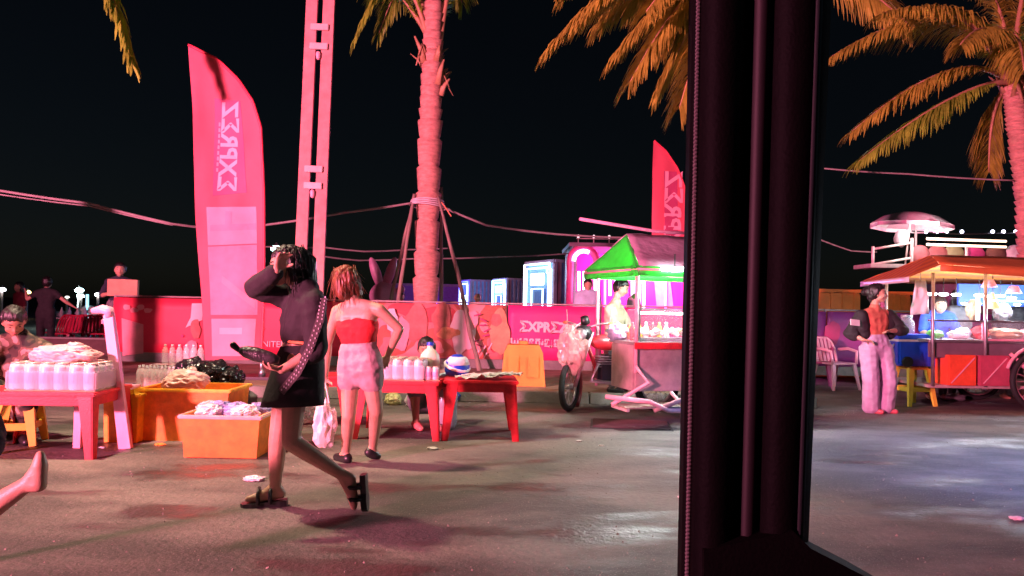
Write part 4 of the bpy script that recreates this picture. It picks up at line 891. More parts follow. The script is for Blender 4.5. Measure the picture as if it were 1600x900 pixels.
_, c1 = crate_at('smaller orange crate heaped with clear bags, nearest the road', 281, 404, 716, .62, .335, .46, .0, ORANGEP, mat('pale_rim', (.75, .42, .38), .5))
_, c2 = crate_at('larger orange crate with pink bag on its rim behind the smaller one', 219, 352, 690, .78, .46, .52, .0, ORANGEP, AMBERP)
_, c3 = crate_at('dark orange crate squeezed between the larger crate and the pink chair', 160, 212, 692, .3, .42, .5, .0, AMBERP)
for i in range(9):
    c = c1 + V((-.21+.052*i, random.uniform(-.12, .15), .315+random.uniform(-.01, .045))); m = (CLEAR, MILKY, mat('violet_pouch', (.36, .28, .55), .2))[i % 3]
    o = MB().blob(c, (.105, .095, .065), .3, 2, 4, i+40).build('clear_bag', m); tag(o, '%s pouch in the smaller orange crate, %s from its end by the larger crate' % (('clear', 'milky', 'violet')[i % 3], 'first second third fourth fifth sixth seventh eighth ninth'.split()[i]), 'bag', 'pouches in the smaller crate')
for i in range(4):
    c = c1 + V((.34+.05*i, .25+.07*i, .36-.015*i)); o = MB().blob(c, (.11, .1, .1), .5, 2.8, 4, i+60).build('clear_bag', CLEAR if i % 2 else MILKY); tag(o, ['milky bag nearest the rim corner of the smaller orange crate', 'glittering clear bag second from the rim of the smaller orange crate', 'milky bag third from the rim of the smaller orange crate', 'glittering clear bag farthest from the rim of the smaller orange crate'][i], 'bag', 'clear bags beside the crates')
bagobj('plastic_bag', 'pale pink plastic bag lying on the larger orange crate', 'bag', c2+V((-.1, -.02, .50)), (.2, .16, .11), mat('rose_bag', (.8, .5, .45), .4, alpha=.9), .3, 1.4, 9)
for i, (px, py) in enumerate([(300, 578), (338, 582), (362, 592)]):
    bagobj('bin_bag', ['round black bin bag nearest the water bottles', 'shiny black bin bag in the middle behind the crates', 'small black bin bag beside the glittering clear bags'][i], 'bin bag', P(px, py, 7.4), (.16-.02*i, .15, .11), mat('black_film', (.014, .012, .015), .22), .4, 2.4, i+70, group='black bin bags')
    # they rest on a heap of dark sacks
sk = tag(MB().blob((P(330, 640, 7.45).x, 7.5, .2), (.42, .22, .22), .25, 2, 4, 12).build('sack', GREYC, None, True), 'grey sack on the road under the black bin bags', 'sack')
# clear bottles standing on a low table behind
BT = (P(262, 560, 7.6).x, 7.75)
plastic_table('low red table holding the clear water bottles behind the crates', BT[0], BT[1], .85, .6, .345, 0)
ORD = 'first second third fourth fifth sixth seventh eighth ninth tenth'.split()
bot_me = MB().lathe([(.028, 0), (.033, .01), (.033, .06), (.030, .08), (.033, .10), (.033, .17), (.022, .205), (.013, .22), (.013, .23)], n=12).mesh('bottle'); bot_me.materials.append(PET)
cap_me = MB().lathe([(.015, .23), (.015, .247), (0, .248)], n=10).mesh('cap'); cap_me.materials.append(WHITEP)
for p in bot_me.polygons: p.use_smooth = len(p.vertices) == 4
for i in range(9):
    for j in range(4):
        if i < 1 and j < 2: continue
        o = bpy.data.objects.new('water_bottle', bot_me); C.objects.link(o); up2 = j == 3 and 2 <= i <= 7
        o.location = (BT[0]-.33+i*.078+random.uniform(-.004, .004), BT[1]-.22+j*.078, .347); o.scale = (.95, .95, .84); o.rotation_euler.z = random.uniform(0, 3)
        tag(o, 'clear water bottle on the low table, %s from the pink chair in the %s row' % (ORD[i], ['front', 'second', 'third', 'back'][j]), 'bottle', 'water bottles behind the crates'); q = bpy.data.objects.new('cap', cap_me); C.objects.link(q); q.parent = o
for i in range(6):
    o = bpy.data.objects.new('water_bottle', bot_me); C.objects.link(o); o.location = (BT[0]-.13+i*.075, BT[1]+.07, .562); o.scale = (.95, .95, .84)
    tag(o, 'clear water bottle in the raised layer behind the crates, %s from the pink chair' % ORD[i], 'bottle', 'upper row of water bottles'); q = bpy.data.objects.new('cap', cap_me); C.objects.link(q); q.parent = o
o = MB().rbox((BT[0]+.05, BT[1]+.07, .5585), (.6, .12, .005), .001).build('bottle_tray', CLEAR); tag(o, 'clear sheet between the two layers of water bottles', 'tray')

# orange road barrier on the pavement
c = G(817, 604, .14); rb = thing('road_barrier', 'orange plastic water barrier standing on the pavement before the magenta banner', 'barrier', (c.x, c.y+.12, .14))
ORB = mat('barrier_orange', (.85, .24, .04), .5, var=.12, scale=4)
MB().prism([(-.3, 0), (.3, 0), (.28, .1), (.24, .44), (.2, .54), (-.2, .54), (-.24, .44), (-.28, .1)], -.2, .2)
M = Matrix.Translation((c.x, c.y+.22, .14))
MB(M).prism([(-.31, 0), (.31, 0), (.30, .12), (.27, .46), (.22, .57), (-.22, .57), (-.27, .46), (-.30, .12)], -.2, .2).build('barrier_body', ORB, rb)
for x in (-.14, .14): MB(M).rbox((x, -.21, .27), (.17, .03, .3), .012).build('moulded_panel', ORB, rb)
MB(M).rbox((0, 0, .59), (.14, .12, .06), .015).build('filler_cap', ORB, rb)

# drain grating and litter on the road
c = G(985, 664); dg_ = thing('drain_grating', 'dark slotted drain grating in the road below the cart', 'drain', (c.x, c.y, 0)); M = Matrix.Translation((c.x, c.y, 0)) @ Matrix.Rotation(-.12, 4, 'Z')
MB(M).box((0, 0, .003), (.85, .62, .005)).build('drain_frame', mat('drain_dark', (.02, .018, .018), .7), dg_)
for i in range(9): MB(M).rbox((0, -.26+i*.065, .012), (.8, .032, .014), .003).build('grate_bar', mat('iron', (.09, .06, .055), .6, metal=.4), dg_)
for i, (px, py, s, lab) in enumerate([(398, 751, .05, 'crumpled white litter on the road beside the front foot of the woman in black'), (90, 606, .06, 'crumpled white bag under the loaded table'), (152, 602, .05, 'second scrap of white bag under the loaded table near the pink chair'), (420, 688, .045, 'bluish scrap of litter beside the smaller orange crate'), (250, 696, .03, 'orange scrap lying before the larger crate'), (160, 700, .018, 'tiny white scrap by the leg of the loaded table'), (1065, 778, .02, 'small pale scrap on the open road'), (1590, 812, .03, 'pale scraps on the road at the far lower edge'), (905, 690, .02, 'pale scrap on the road in front of the motorcycle'), (940, 697, .02, 'flat pale scrap on the dusty part of the road')]):
    c = G(px, py); o = MB().blob(c+V((0, 0, s*.3)), (s*1.4, s*.8, s*.38), .5, 2.5, 3, i+80).build('litter', PAPER if i not in (4,) else ORANGEP); tag(o, lab, 'litter', 'litter on the road')

# ------------------------------------------------------------------ green roofed motorcycle food cart
O = V((1.36, 8.0, 0)); CM = Matrix.Translation(O) @ Matrix.Rotation(math.radians(17), 4, 'Z')   # x along the counter, y to the back
W, D = 1.75, 1.05
cart = thing('food_cart', 'food cart under a green canopy with glass case and lit lamp', 'food cart', O, math.radians(17))
GREEN = mat('green_tarpaulin', (.05, .62, .08), .5, var=.15, scale=5, bump=.3, bscale=9)
TARP = mat('purple_tarpaulin', (.36, .25, .32), .6, var=.25, scale=4, bump=.8, bscale=9)
CB = lambda: MB(CM)
translucent(GREEN, .5)
for x, y, zb in ((0, 0, .55), (0, D, .3), (W, 0, .3), (W, D, .3), (.75, 0, .85)): CB().tube([(x, y, zb), (x, y, 1.75)], .022, 8).build('corner_post', PINKM, cart, True)
ov = .16; ez = 1.70; rz_ = 2.11; ym = D/2
e = [(-.06, -ov, ez), (W+.3, -ov, ez), (W+.3, D+ov, ez), (-.12, D+ov, ez)]; r0, r1 = (.12, ym, rz_), (W-.1, ym, rz_)
CB().sheet(r0, r1, e[0], e[1], 16, 6, .006, .03, 1).build('canopy_slope', TARP, cart, True)
CB().sheet(r1, r0, e[2], e[3], 16, 6, .006, .03, 2).build('canopy_slope', TARP, cart, True)
def tri(a, b_, c, m, name):
    n = V(b_)-V(a); q = n.cross(V(c)-V(a)).normalized()*.006; CB().add([V(a), V(b_), V(c), V(a)-q, V(b_)-q, V(c)-q], [(0, 1, 2), (5, 4, 3), (0, 3, 4, 1), (1, 4, 5, 2), (2, 5, 3, 0)]).build(name, m, cart)
tri(r0, e[3], e[0], GREEN, 'canopy_end'); tri(r1, e[1], e[2], GREEN, 'canopy_end')
for a, b_, n in ((e[0], e[1], 18), (e[3], e[2], 18), (e[0], e[3], 10), (e[1], e[2], 10)):
    a, b_ = V(a), V(b_); CB().sheet(a+V((0, 0, .01)), b_+V((0, 0, .01)), a-V((0, 0, .10)), b_-V((0, 0, .10)), n, 2, .005, .03, a.x).build('valance', GREEN, cart, True)
for a, b_ in ((r0, e[0]), (r0, e[3]), (r1, e[1]), (r1, e[2]), (r0, r1), (e[0], e[3]), (e[0], e[1]), (e[3], e[2])): CB().tube([V(a)-V((0, 0, .03)), V(b_)-V((0, 0, .03))], .014, 6).build('canopy_pole', PINKM, cart, True)
CB().tube([(-.55, ym-.2, rz_+.12), (.5, ym, rz_+.05), (1.4, ym+.1, rz_+.06)], .02, 6).build('loose_pole', PINKP, cart, True)
BODY = mat('cart_panel', (.48, .34, .35), .4, metal=.35, var=.25, scale=5, bump=.1)
CB().rbox((W/2, 0.02, .60), (W, .03, .50), .006).build('front_panel', BODY, cart); CB().rbox((0.0, .32, .60), (.03, .56, .50), .006).build('side_panel', BODY, cart); CB().rbox((W, .32, .60), (.03, .56, .50), .006).build('side_panel', BODY, cart)
CB().rbox((W/2, .31, .87), (W+.06, .68, .035), .008).build('counter', STEEL, cart); CB().rbox((W/2, -.045, .845), (W+.08, .02, .07), .005).build('counter_edge', REDP, cart)
for (a, b_) in (((.55, .06, .89), (W, .06, .89)),):
    CB().box((.90, .05, 1.06), (1.68, .008, .34)).build('glass_pane', GLASS, cart); CB().box((.06, .2, 1.06), (.008, .3, .34)).build('glass_pane', GLASS, cart); CB().box((.90, .2, 1.235), (1.66, .29, .008)).build('glass_pane', GLASS, cart)
for x in (.06, .62, 1.74): CB().bar((x, .05, .89), (x, .05, 1.24), .02).build('case_frame', STEEL, cart)
CB().bar((.06, .05, 1.245), (1.74, .05, 1.245), .02).build('case_frame', STEEL, cart); CB().rbox((.90, .21, .915), (1.62, .27, .03), .008).build('food_tray', STEEL, cart)
CB().rbox((.9, .30, 1.20), (1.5, .03, .025), .006).build('added_glow_bar', glow('added_bar_glow', (.85, 1, .95), 16), cart)  # glowing bar added to brighten the food case from inside
# platform, tubular frame, wheels
for i in range(5): CB().bar((-.28, -.32+i*.075, .22), (.42, -.32+i*.075, .22), .05, .018).build('floor_slat', WOOD, cart)
for x in (-.26, .4): CB().bar((x, -.36, .2), (x, .02, .2), .03).build('slat_bearer', DULLM, cart)
CB().tube([(-.35, .0, .3), (.0, -.32, .28), (.2, -.36, .19), (.9, -.36, .17), (1.55, -.36, .17)], .026, 8).build('frame_tube', PINKM, cart, True)
CB().tube([(.05, -.33, .19), (.45, -.36, .33), (.62, -.3, .5)], .026, 8).build('frame_tube', PINKM, cart, True); CB().tube([(-.3, -.05, .22), (.1, -.1, .45), (.0, .0, .62)], .022, 8).build('frame_tube', PINKM, cart, True)
CB().tube([(.4, -.36, .2), (.32, -.2, .36)], .02, 8).build('frame_tube', PINKM, cart, True)
CB().tube([(.9, -.36, .17), (1.25, -.34, .5), (1.3, -.05, .72)], .024, 8).build('frame_tube', PINKM, cart, True)
def wheel(parent, c, axis, R, w, m_rim=STEEL, spokes=14, M=None):
    c = V(c); axis = V(axis).normalized(); wh = MB().ring(c, R-w, w, axis, 32, 8).build('wheel', RUBBER, parent, True)
    MB().ring(c, R-2.1*w, w*.35, axis, 32, 6).build('rim', m_rim, wh, True); q = V((0, 0, 1)).rotation_difference(axis)
    MB().tube([c-axis*.05, c+axis*.05], R*.13, 10).build('hub', m_rim, wh, True)
    for i in range(spokes):
        a = 2*math.pi*i/spokes; d = q @ V((math.cos(a), math.sin(a), 0)); MB().tube([c+d*R*.1+axis*.02*(-1)**i, c+d*(R-2.1*w)], .0035, 4).build('spoke', m_rim, wh)
    return wh
ax = CM.to_3x3() @ V((0, 1, 0))
for y in (.12, D-.1): wheel(cart, CM @ V((1.2, y, .25)), ax, .25, .035)
# lamp of the cart
lc = CM @ V((.32, -.24, 1.68)); lamp = MB().lathe([(.0, .02), (.14, .015), (.15, 0), (.14, -.02), (.0, -.03)], lc, 20).build('lamp', glow('cart_lamp_glow', (.85, 1, .97), 22), cart, True)
MB().tube([lc+V((0, 0, .02)), lc+V((0, 0, .16))], .008, 6).build('lamp_cord', BLACKP, lamp)
for lx in (.32, 1.1):
    ld = bpy.data.lights.new('cart_lamp_light', 'POINT'); ld.energy = 120; ld.color = (.9, 1, .97); ld.shadow_soft_size = .1; lo = bpy.data.objects.new('cart_lamp_light', ld); C.objects.link(lo); lo.parent = cart; lo.location = (lx, .05, 1.58)
lc2 = CM @ V((1.1, .05, 1.64)); MB().lathe([(.0, .02), (.14, .015), (.15, 0), (.14, -.02), (.0, -.03)], lc2, 20).build('lamp', MATS['cart_lamp_glow'], cart, True)
for i in range(11): c = CM @ V((.60, -.12, 1.58-.045*i)); MB().blob(c, (.014, .014, .016), 0, sub=1).build('led', glow('pink_led', (1, .25, .75), 14), cart)
# what lies in and on the cart
tones = [mat('greens', (.5, .85, .68), .5), mat('sausage', (.6, .16, .06), .4), mat('noodles', (.8, .6, .25), .5), mat('pale_roll', (.75, .8, .78), .5), mat('pink_fish', (.8, .35, .35), .5)]
for i in range(70):
    x = .12+random.random()*1.3; y = .10+random.random()*.2; c = CM @ V((x, y, .96+random.random()*.05)); m = tones[random.choice((3, 3, 3, 0, 0, 1, 2, 4))]
    o = MB().cap(c, .022, c+CM.to_3x3() @ V((random.uniform(-.1, .1), random.uniform(-.06, .06), .02)), .018, 8).build('food_piece', m, None, True); tag(o, 'cooked morsel heaped in the glass case of the green roofed cart', 'food', 'food in the glass case')
for i, (x, y, m, s) in enumerate([(.02, .52, PALEBLUE, .12), (.2, .46, ORANGEP, .1), (.34, .48, YELLOWP, .08), (.42, .44, REDC, .1), (.1, .6, CREAM, .1)]):
    lab = ['pale blue cloth bundle at the end of the cart counter', 'orange pouch on the cart counter before the vendor', 'yellow pouch on the cart counter beside the glass', 'red bundle on the cart counter under the vendor hands', 'cream bundle at the back of the cart counter'][i]
    o = MB().blob(CM @ V((x, y, .89+s*.75)), (s, s*.9, s*.8), .35, 2.2, 4, i+5).build('cloth_bundle', m, None, True); tag(o, lab, 'bundle', 'bundles on the cart counter')
for i in range(6):
    c = CM @ V((.10+.085*i, .30, .888)); o = MB().lathe([(.03, 0), (.033, .02), (.033, .13), (.014, .18), (.014, .21)], c, 10).build('sauce_bottle', (REDP, AMBERP, WHITEP)[i % 3], None, True); tag(o, '%s sauce bottle on the cart counter, %s from the vendor' % (('red', 'amber', 'white')[i % 3], ORD[i]), 'bottle', 'sauce bottles on the cart counter')
BAGP = mat('pink_clear_bag', (.85, .45, .55), .16, alpha=.6, var=.1)
for i, (x, z, s, m) in enumerate([(.95, .62, .17, CLEAR), (1.22, .56, .19, MILKY), (1.05, .36, .2, BAGP), (1.35, .32, .2, BAGP), (1.5, .6, .16, CLEAR), (.78, .42, .12, BAGP)]):
    lab = ['upper clear bag hung on the cart front below the counter', 'milky bag hung on the cart front beside the frame tube', 'large pink bag slung low on the cart frame', 'second pink bag slung low further along the cart frame', 'clear bag hung at the far end of the cart front', 'small pink bag tied at the foot of the slanting frame tube'][i]
    o = MB().blob(CM @ V((x, -.17-.03*(i % 2), z)), (s, .1, s*1.05), .45, 2.6, 4, i+25).build('hanging_bag', m); tag(o, lab, 'bag', 'bags hanging from the food cart')

# motorcycle that pulls the cart
mo_ = thing('motorcycle', 'motorcycle with a pale bag on its handlebar, coupled to the green roofed cart', 'motorcycle', G(888, 645), math.radians(17))
fw = G(889, 643); R_ = .30; hub = V((fw.x, fw.y, R_)); fdir = V((-.42, -.9, 0)).normalized(); fax = V((-fdir.y, fdir.x, 0))
wheel(mo_, hub, fax, R_, .038, STEEL, 16)
hd = hub + CM.to_3x3() @ V((.2, 0, .66)); MOTO = mat('moto_red', (.45, .03, .04), .3, var=.1); sx_ = fax
for s in (-1, 1):
    MB().tube([hub+sx_*s*.07, hub+sx_*s*.075+(hd-hub)*.55, hd+sx_*s*.08], [.022, .025, .028], 8).build('fork', PINKM, mo_, True)
MB().ring(hub, .335, .05, fax, 14, 6, .3, 2.4).build('mudguard', MOTO, mo_, True)
hb = [hd+sx_*.34+V((.06, .08, .1)), hd+sx_*.2+V((0, 0, .1)), hd+V((0, 0, .04)), hd-sx_*.2+V((0, 0, .1)), hd-sx_*.34+V((.06, .08, .1))]
MB().tube(hb, .014, 8).build('handlebar', STEEL, mo_, True)
for i in (0, 4): MB().tube([hb[i], hb[i].lerp(hb[i-1 if i else 1], .6)], .02, 8).build('grip', mat('amber_grip', (.5, .2, .08), .5), mo_, True)
for s, i in ((1, 0), (-1, 4)): MB().tube([hb[i].lerp(hb[1 if i == 0 else 3], .5), hb[i].lerp(hb[1 if i == 0 else 3], .4)+V((0, 0, .16))], .006, 6).build('mirror_stem', STEEL, mo_); 
MB().blob(hd+fdir*.1+V((0, 0, -.02)), (.11, .1, .1), .05, 2, 3).build('headlight_shell', BLACKP, mo_, True)
MB().lathe([(0, .02), (.07, .012), (.075, 0)], hd+fdir*.19+V((0, 0, -.03)), 16, V((0, 0, 1)).rotation_difference(fdir).to_matrix()).build('headlight', STEEL, mo_, True)
bk = CM.to_3x3() @ V((1, 0, 0)); s0 = hd + bk*.06
MB().blob(s0+bk*.22+V((0, 0, -.13)), (.22, .10, .10), .04, 1, 3, 2, CM.to_3x3()).build('fuel_tank', MOTO, mo_, True); MB().rbox(s0+bk*.3+V((0, 0, -.3)), (.26, .2, .14), .04, CM.to_3x3()).build('side_cover', BLACKP, mo_)
MB().tube([hd+fdir*.02+V((0, 0, .1)), hd+fdir*.06+V((0, 0, .17))], [.06, .05], 12).build('instrument', BLACKP, mo_, True)
MB().cap(s0+bk*.5+V((0, 0, -.18)), .09, s0+bk*.95+V((0, 0, -.16)), .1).build('seat', RUBBER, mo_, True)
MB().tube([hd+V((0, 0, -.1)), s0+bk*.1+V((0, 0, -.5)), s0+bk*.5+V((0, 0, -.62)), s0+bk*.9+V((0, 0, -.3))], .026, 8).build('frame', MOTO, mo_, True)
eb = s0+bk*.22+V((0, 0, -.48))
MB().rbox(eb, (.3, .24, .26), .04, CM.to_3x3()).build('engine', mat('engine_alloy', (.06, .06, .065), .35, metal=.7), mo_)
for i in range(5): MB().rbox(eb+V((0, 0, .06+.03*i))-bk*.05, (.2, .2, .012), .004, CM.to_3x3()).build('cooling_fin', STEEL, mo_)
MB().tube([eb-bk*.12+V((0, -.1, .1)), eb-bk*.22+V((0, -.14, -.1)), eb+bk*.3+V((0, -.16, -.16)), eb+bk*.9+V((0, -.16, -.1))], [.02, .022, .03, .045], 10).build('exhaust', STEEL, mo_, True)
wheel(mo_, CM @ V((.72, .86, .30)), ax, .30, .045, STEEL, 14)
bb = hd + V((-.17, -.12, -.22)); bt = thing('shopping_bag', 'cloudy pink plastic bag hanging from the motorcycle handlebar', 'bag', bb)
MB().blob(bb, (.17, .12, .27), .3, 2.0, 4, 33).build('bag_body', mat('cloudy_bag', (.62, .40, .34), .25, alpha=.6, var=.2), bt)
MB().tube([bb+V((-.03, 0, .22)), hd+V((-.08, -.1, .1)), bb+V((.05, 0, .22))], .01, 6).build('handle', MILKY, bt, True)

# ------------------------------------------------------------------ neon kiosks
CONT = mat('container_steel', (.24, .14, .20), .55, var=.25, scale=3, bump=.1)
CONTB = mat('container_blue', (.12, .24, .48), .55, var=.2, scale=3, bump=.1)
NEON_W = glow('neon_white', (.6, .9, 1), 5); NEON_C = glow('neon_cyan', (.35, .85, 1), 7); NEON_B = glow('neon_blue', (.03, .06, 1), 6); NEON_P = glow('neon_pink', (1, .12, .55), 3.0); SIGN_W = glow('lightbox_white', (.85, 1, 1), 2.2)
def kiosk(label, near, Wd, Ln, H, yaw, neon, face_m, sign=True, side_m=None, fill=None, power=0, lcol=(.4, .7, 1)):
    # near = ground corner closest to the camera; x runs along the long side, y along the lit end
    near = V(near); M = Matrix.Translation(near) @ Matrix.Rotation(yaw, 4, 'Z'); t = thing('container_kiosk', label, 'kiosk', near, yaw, 'neon lit container kiosks'); B = lambda: MB(M)
    B().box((Ln/2, Wd/2, H/2), (Ln-.08, Wd-.08, H-.04)).build('container_body', face_m, t)
    for i in range(int(Ln/.28)): B().box((.2+i*.28, -.01, H/2), (.14, .05, H-.2)).build('side_rib', side_m or CONT, t)
    for z in (.06, H-.06): B().rbox((Ln/2, 0, z), (Ln, .12, .12), .01).build('side_rail', CONT, t); B().rbox((0, Wd/2, z), (.12, Wd, .12), .01).build('end_rail', CONT, t)
    for x, y in ((0, 0), (0, Wd), (Ln, 0), (Ln, Wd)): B().rbox((x, y, H/2), (.14, .14, H-.24), .01).build('corner_post', CONT, t)
    y0, y1 = .12, Wd-.12; z1 = H-.14
    for k, ins in enumerate((0, .16)):
        nf = B().tube([(-.1, y0+ins, .05), (-.1, y0+ins, z1-ins-.22), (-.1, y0+ins+.12, z1-ins-.2), (-.1, y0+ins+.12, z1-ins), (-.1, y1-ins, z1-ins), (-.1, y1-ins, .05)], .04, 6).build('neon_frame', neon if k == 0 else NEON_W, t, True)
    if sign: B().rbox((-.1, Wd*.5, H*.76), (.08, Wd*.42, H*.15), .01).build('light_box', SIGN_W, t)
    dm = mat('kiosk_door', (.10, .2, .4), .4); d = B().box((-.05, Wd*.5, H*.33), (.05, Wd*.4, H*.62)).build('doorway', dm, t)
    B().tube([(-.1, Wd*.31, .05), (-.1, Wd*.31, H*.64), (-.1, Wd*.69, H*.64), (-.1, Wd*.69, .05)], .025, 6).build('door_neon', NEON_W, t, True)
    if power:
        ld = bpy.data.lights.new('kiosk_light', 'POINT'); ld.energy = power; ld.color = lcol; ld.shadow_soft_size = .3; lo = bpy.data.objects.new('kiosk_light', ld); C.objects.link(lo); lo.parent = t; lo.location = (-2.2, Wd/2-1.6, H*.8)  # bare light without fixture, added out front to brighten the kiosk face
    return t, M
def gxy(px, Y): return V((P(px, 478, Y).x, Y, 0))
kiosk('container kiosk with large white and cyan neon doorway beside the pink kiosk', gxy(866, 27), 2.3, 6, 3.0, math.radians(27), NEON_W, CONTB, power=260)
kiosk('smaller neon doorway kiosk further back with cyan outline', gxy(792, 46), 2.3, 6, 3.0, math.radians(24), NEON_C, CONTB, power=420)
kiosk('distant kiosk with deep blue neon frame behind the slanting stake', gxy(734, 50), 2.2, 6, 3.0, math.radians(22), NEON_B, CONTB, sign=False, power=700, lcol=(.15, .1, 1))
# long low purple hall behind them
hall = thing('market_hall', 'long low purple lit market hall far behind the palm', 'building', gxy(700, 60)); a, b_ = gxy(668, 58), gxy(880, 62)
MB().box(((a.x+b_.x)/2, 62, 1.35), (b_.x-a.x+8, 5, 2.7)).build('wall', mat('hall_wall', (.22, .08, .3), .7), hall); MB().box(((a.x+b_.x)/2, 62, 2.8), (b_.x-a.x+8.4, 5.4, .2)).build('roof', CONT, hall)
for i in range(7): MB().rbox((a.x-3+i*3, 59.42, 1.1), (1.2, .1, 1.9), .02).build('shopfront', glow('hall_violet', (.14, .06, 1), 2.4), hall)
# pink kiosk behind the cart
PY = 20.0; kx0, kx1 = P(893, 480, PY).x, P(1130, 480, PY).x
pk = thing('pink_kiosk', 'pink lit kiosk with arched white neon behind the food cart', 'kiosk', (kx0, PY, 0)); HZ = 2.9
MAG = mat('magenta_wall', (.70, .05, .34), .5, var=.12, scale=2)
MB().box(((kx0+kx1)/2, PY+2.6, HZ/2), (kx1-kx0, .1, HZ)).build('back_wall', MAG, pk); MB().box(((kx0+kx1)/2, PY+1.3, HZ+.05), (kx1-kx0+.2, 2.9, .1)).build('roof', CONT, pk)
MB().box((kx0+.06, PY+1.3, HZ/2), (.12, 2.6, HZ)).build('side_wall', CONT, pk); MB().box((kx1-.06, PY+1.3, HZ/2), (.12, 2.6, HZ)).build('side_wall', CONT, pk)
ac = P(912, 408, PY-.1); MB().tube([V((ac.x-.36, PY-.02, 0)), V((ac.x-.36, PY-.02, ac.z))]+[V((ac.x-.36*math.cos(a), PY-.02, ac.z+.36*math.sin(a))) for a in [math.pi*i/12 for i in range(1, 12)]]+[V((ac.x+.36, PY-.02, ac.z)), V((ac.x+.36, PY-.02, 0))], .10, 8).build('arch', mat('arch_pink', (.8, .08, .3), .4), pk, True)
MB().tube([V((ac.x-.27*math.cos(a), PY-.14, ac.z+.27*math.sin(a))) for a in [math.pi*i/12 for i in range(0, 9)]], .05, 8).build('neon_tube', NEON_W, pk, True)
for px, y0_, y1_ in ((904.5, 424, 478), (912.5, 424, 478), (930, 424, 460), (953, 424, 462), (1006, 424, 492), (962, 424, 470)):
    A, B = P(px, y0_, PY-.2), P(px, y1_, PY-.2); MB().tube([A, B], .032, 8).build('neon_tube', NEON_W, pk, True)
for px, y0_ in ((945, 424), (1000, 424), (1040, 430), (1075, 424), (1085, 430)):
    A, B = P(px, y0_, PY+2.4), P(px, 500, PY+2.4); MB().tube([A, B], .04, 8).build('pink_tube', NEON_P, pk, True)
pw = P(1040, 470, PY+2.5); MB().ring(pw, .95, .05, (0, 1, 0), 32, 8).build('neon_ring', NEON_P, pk, True)
poly(pk, [(1022, 436), (1046, 430), (1052, 478), (1026, 480)], mat('pale_poster', (.75, .45, .65), .5), 'poster', y=PY+2.5, t=.02); poly(pk, [(985, 440), (1000, 440), (1000, 490), (986, 492)], WHITEP, 'poster', y=PY+2.45, t=.02)
poly(pk, [(955, 428), (985, 424), (990, 432), (958, 436)], SIGN_W, 'light_box', y=PY+.3, t=.05)
ld = bpy.data.lights.new('kiosk_light', 'POINT'); ld.energy = 900; ld.color = (1, .18, .75); ld.shadow_soft_size = .4; lo = bpy.data.objects.new('kiosk_light', ld); C.objects.link(lo); lo.parent = pk; lo.location = (P(1030, 440, PY).x-kx0, 1.3, 2.5)
MB().rbox(V((P(1030, 440, PY).x, PY+1.3, 2.72)), (.6, .2, .08), .01).build('ceiling_lamp', glow('pink_ceiling_lamp', (1, .3, .8), 6), pk)
for i in range(9): q = V((kx0+.15+i*.42, PY-.02, HZ+.28)); MB().tube([V((q.x, q.y, HZ+.1)), q], .015, 6).build('roof_rail_post', DULLM, pk); MB().blob(q, (.04, .04, .05), 0, sub=2).build('roof_bulb', glow('dim_bulb', (1, .75, .8), 1.2), pk)
MB().tube([(kx0+.1, PY-.02, HZ+.22), (kx1-.1, PY-.02, HZ+.22)], .015, 6).build('roof_rail', DULLM, pk)
fg = thing('rag_doll_display', 'white display figure with green top hanging in the pink kiosk', 'display', P(990, 470, 17)); MB().blob(P(990, 465, 17.5), (.2, .12, .36), .25, 2, 4, 3).build('figure_body', WHITEP, fg, True); MB().blob(P(992, 444, 17.5), (.09, .08, .09), .1, 2, 3, 3).build('figure_cap', GREEN, fg, True); fg.location = P(990, 490, 17.5)
MB().tube([P(990, 440, 17.5), P(990, 400, 18.8)], .008, 5).build('hanging_cord', BLACKP, fg)

# rabbit balloon
bl = thing('rabbit_balloon', 'pink inflatable rabbit with tall ears behind the banner fence', 'balloon', gxy(605, 15)); PB = mat('balloon_pink', (.55, .28, .42), .35); c = P(600, 462, 15)
MB().blob(c, (.3, .24, .28), .03, 1, 3).build('rabbit_head', PB, bl, True); MB().tube([V((c.x, 15, 0)), c], .012, 6).build('stick', WOOD, bl)
for px, a in ((588, -.35), (609, .3)): q = P(px, 428, 15); MB().blob(q, (.10, .06, .36), .02, 1, 3, 1, Matrix.Rotation(a, 3, 'Y')).build('rabbit_ear', PB, bl, True)
MB().blob(P(626, 452, 15), (.09, .08, .09), .02, 1, 3).build('paw', PB, bl, True)

# ------------------------------------------------------------------ right food cart
RO = V((P(1452, 560, 10).x, 9.75, 0)); RM = Matrix.Translation(RO) @ Matrix.Rotation(math.radians(3), 4, 'Z'); RC = lambda: MB(RM)
rc = thing('food_cart', 'long food stall under a striped orange awning with rows of bulbs', 'food cart', RO, math.radians(3)); W, D = 2.6, 1.1
def stripes():
    m = bpy.data.materials.new('striped_awning'); m.use_nodes = True; n = m.node_tree.nodes; l = m.node_tree.links; tc = n.new('ShaderNodeTexCoord'); wv = n.new('ShaderNodeTexWave'); wv.bands_direction = 'Y'; wv.inputs['Scale'].default_value = 1.6; wv.inputs['Distortion'].default_value = .4
    r = n.new('ShaderNodeValToRGB'); r.color_ramp.elements[0].position = .45; r.color_ramp.elements[0].color = (.62, .22, .04, 1); r.color_ramp.elements[1].position = .55; r.color_ramp.elements[1].color = (.45, .13, .05, 1)
    l.new(tc.outputs['Object'], wv.inputs[0]); l.new(wv.outputs[0], r.inputs[0]); l.new(r.outputs[0], n['Principled BSDF'].inputs[0]); n['Principled BSDF'].inputs['Roughness'].default_value = .7; return m
AWN = stripes(); AWR = mat('awning_red', (.62, .20, .05), .6, var=.15, scale=4)
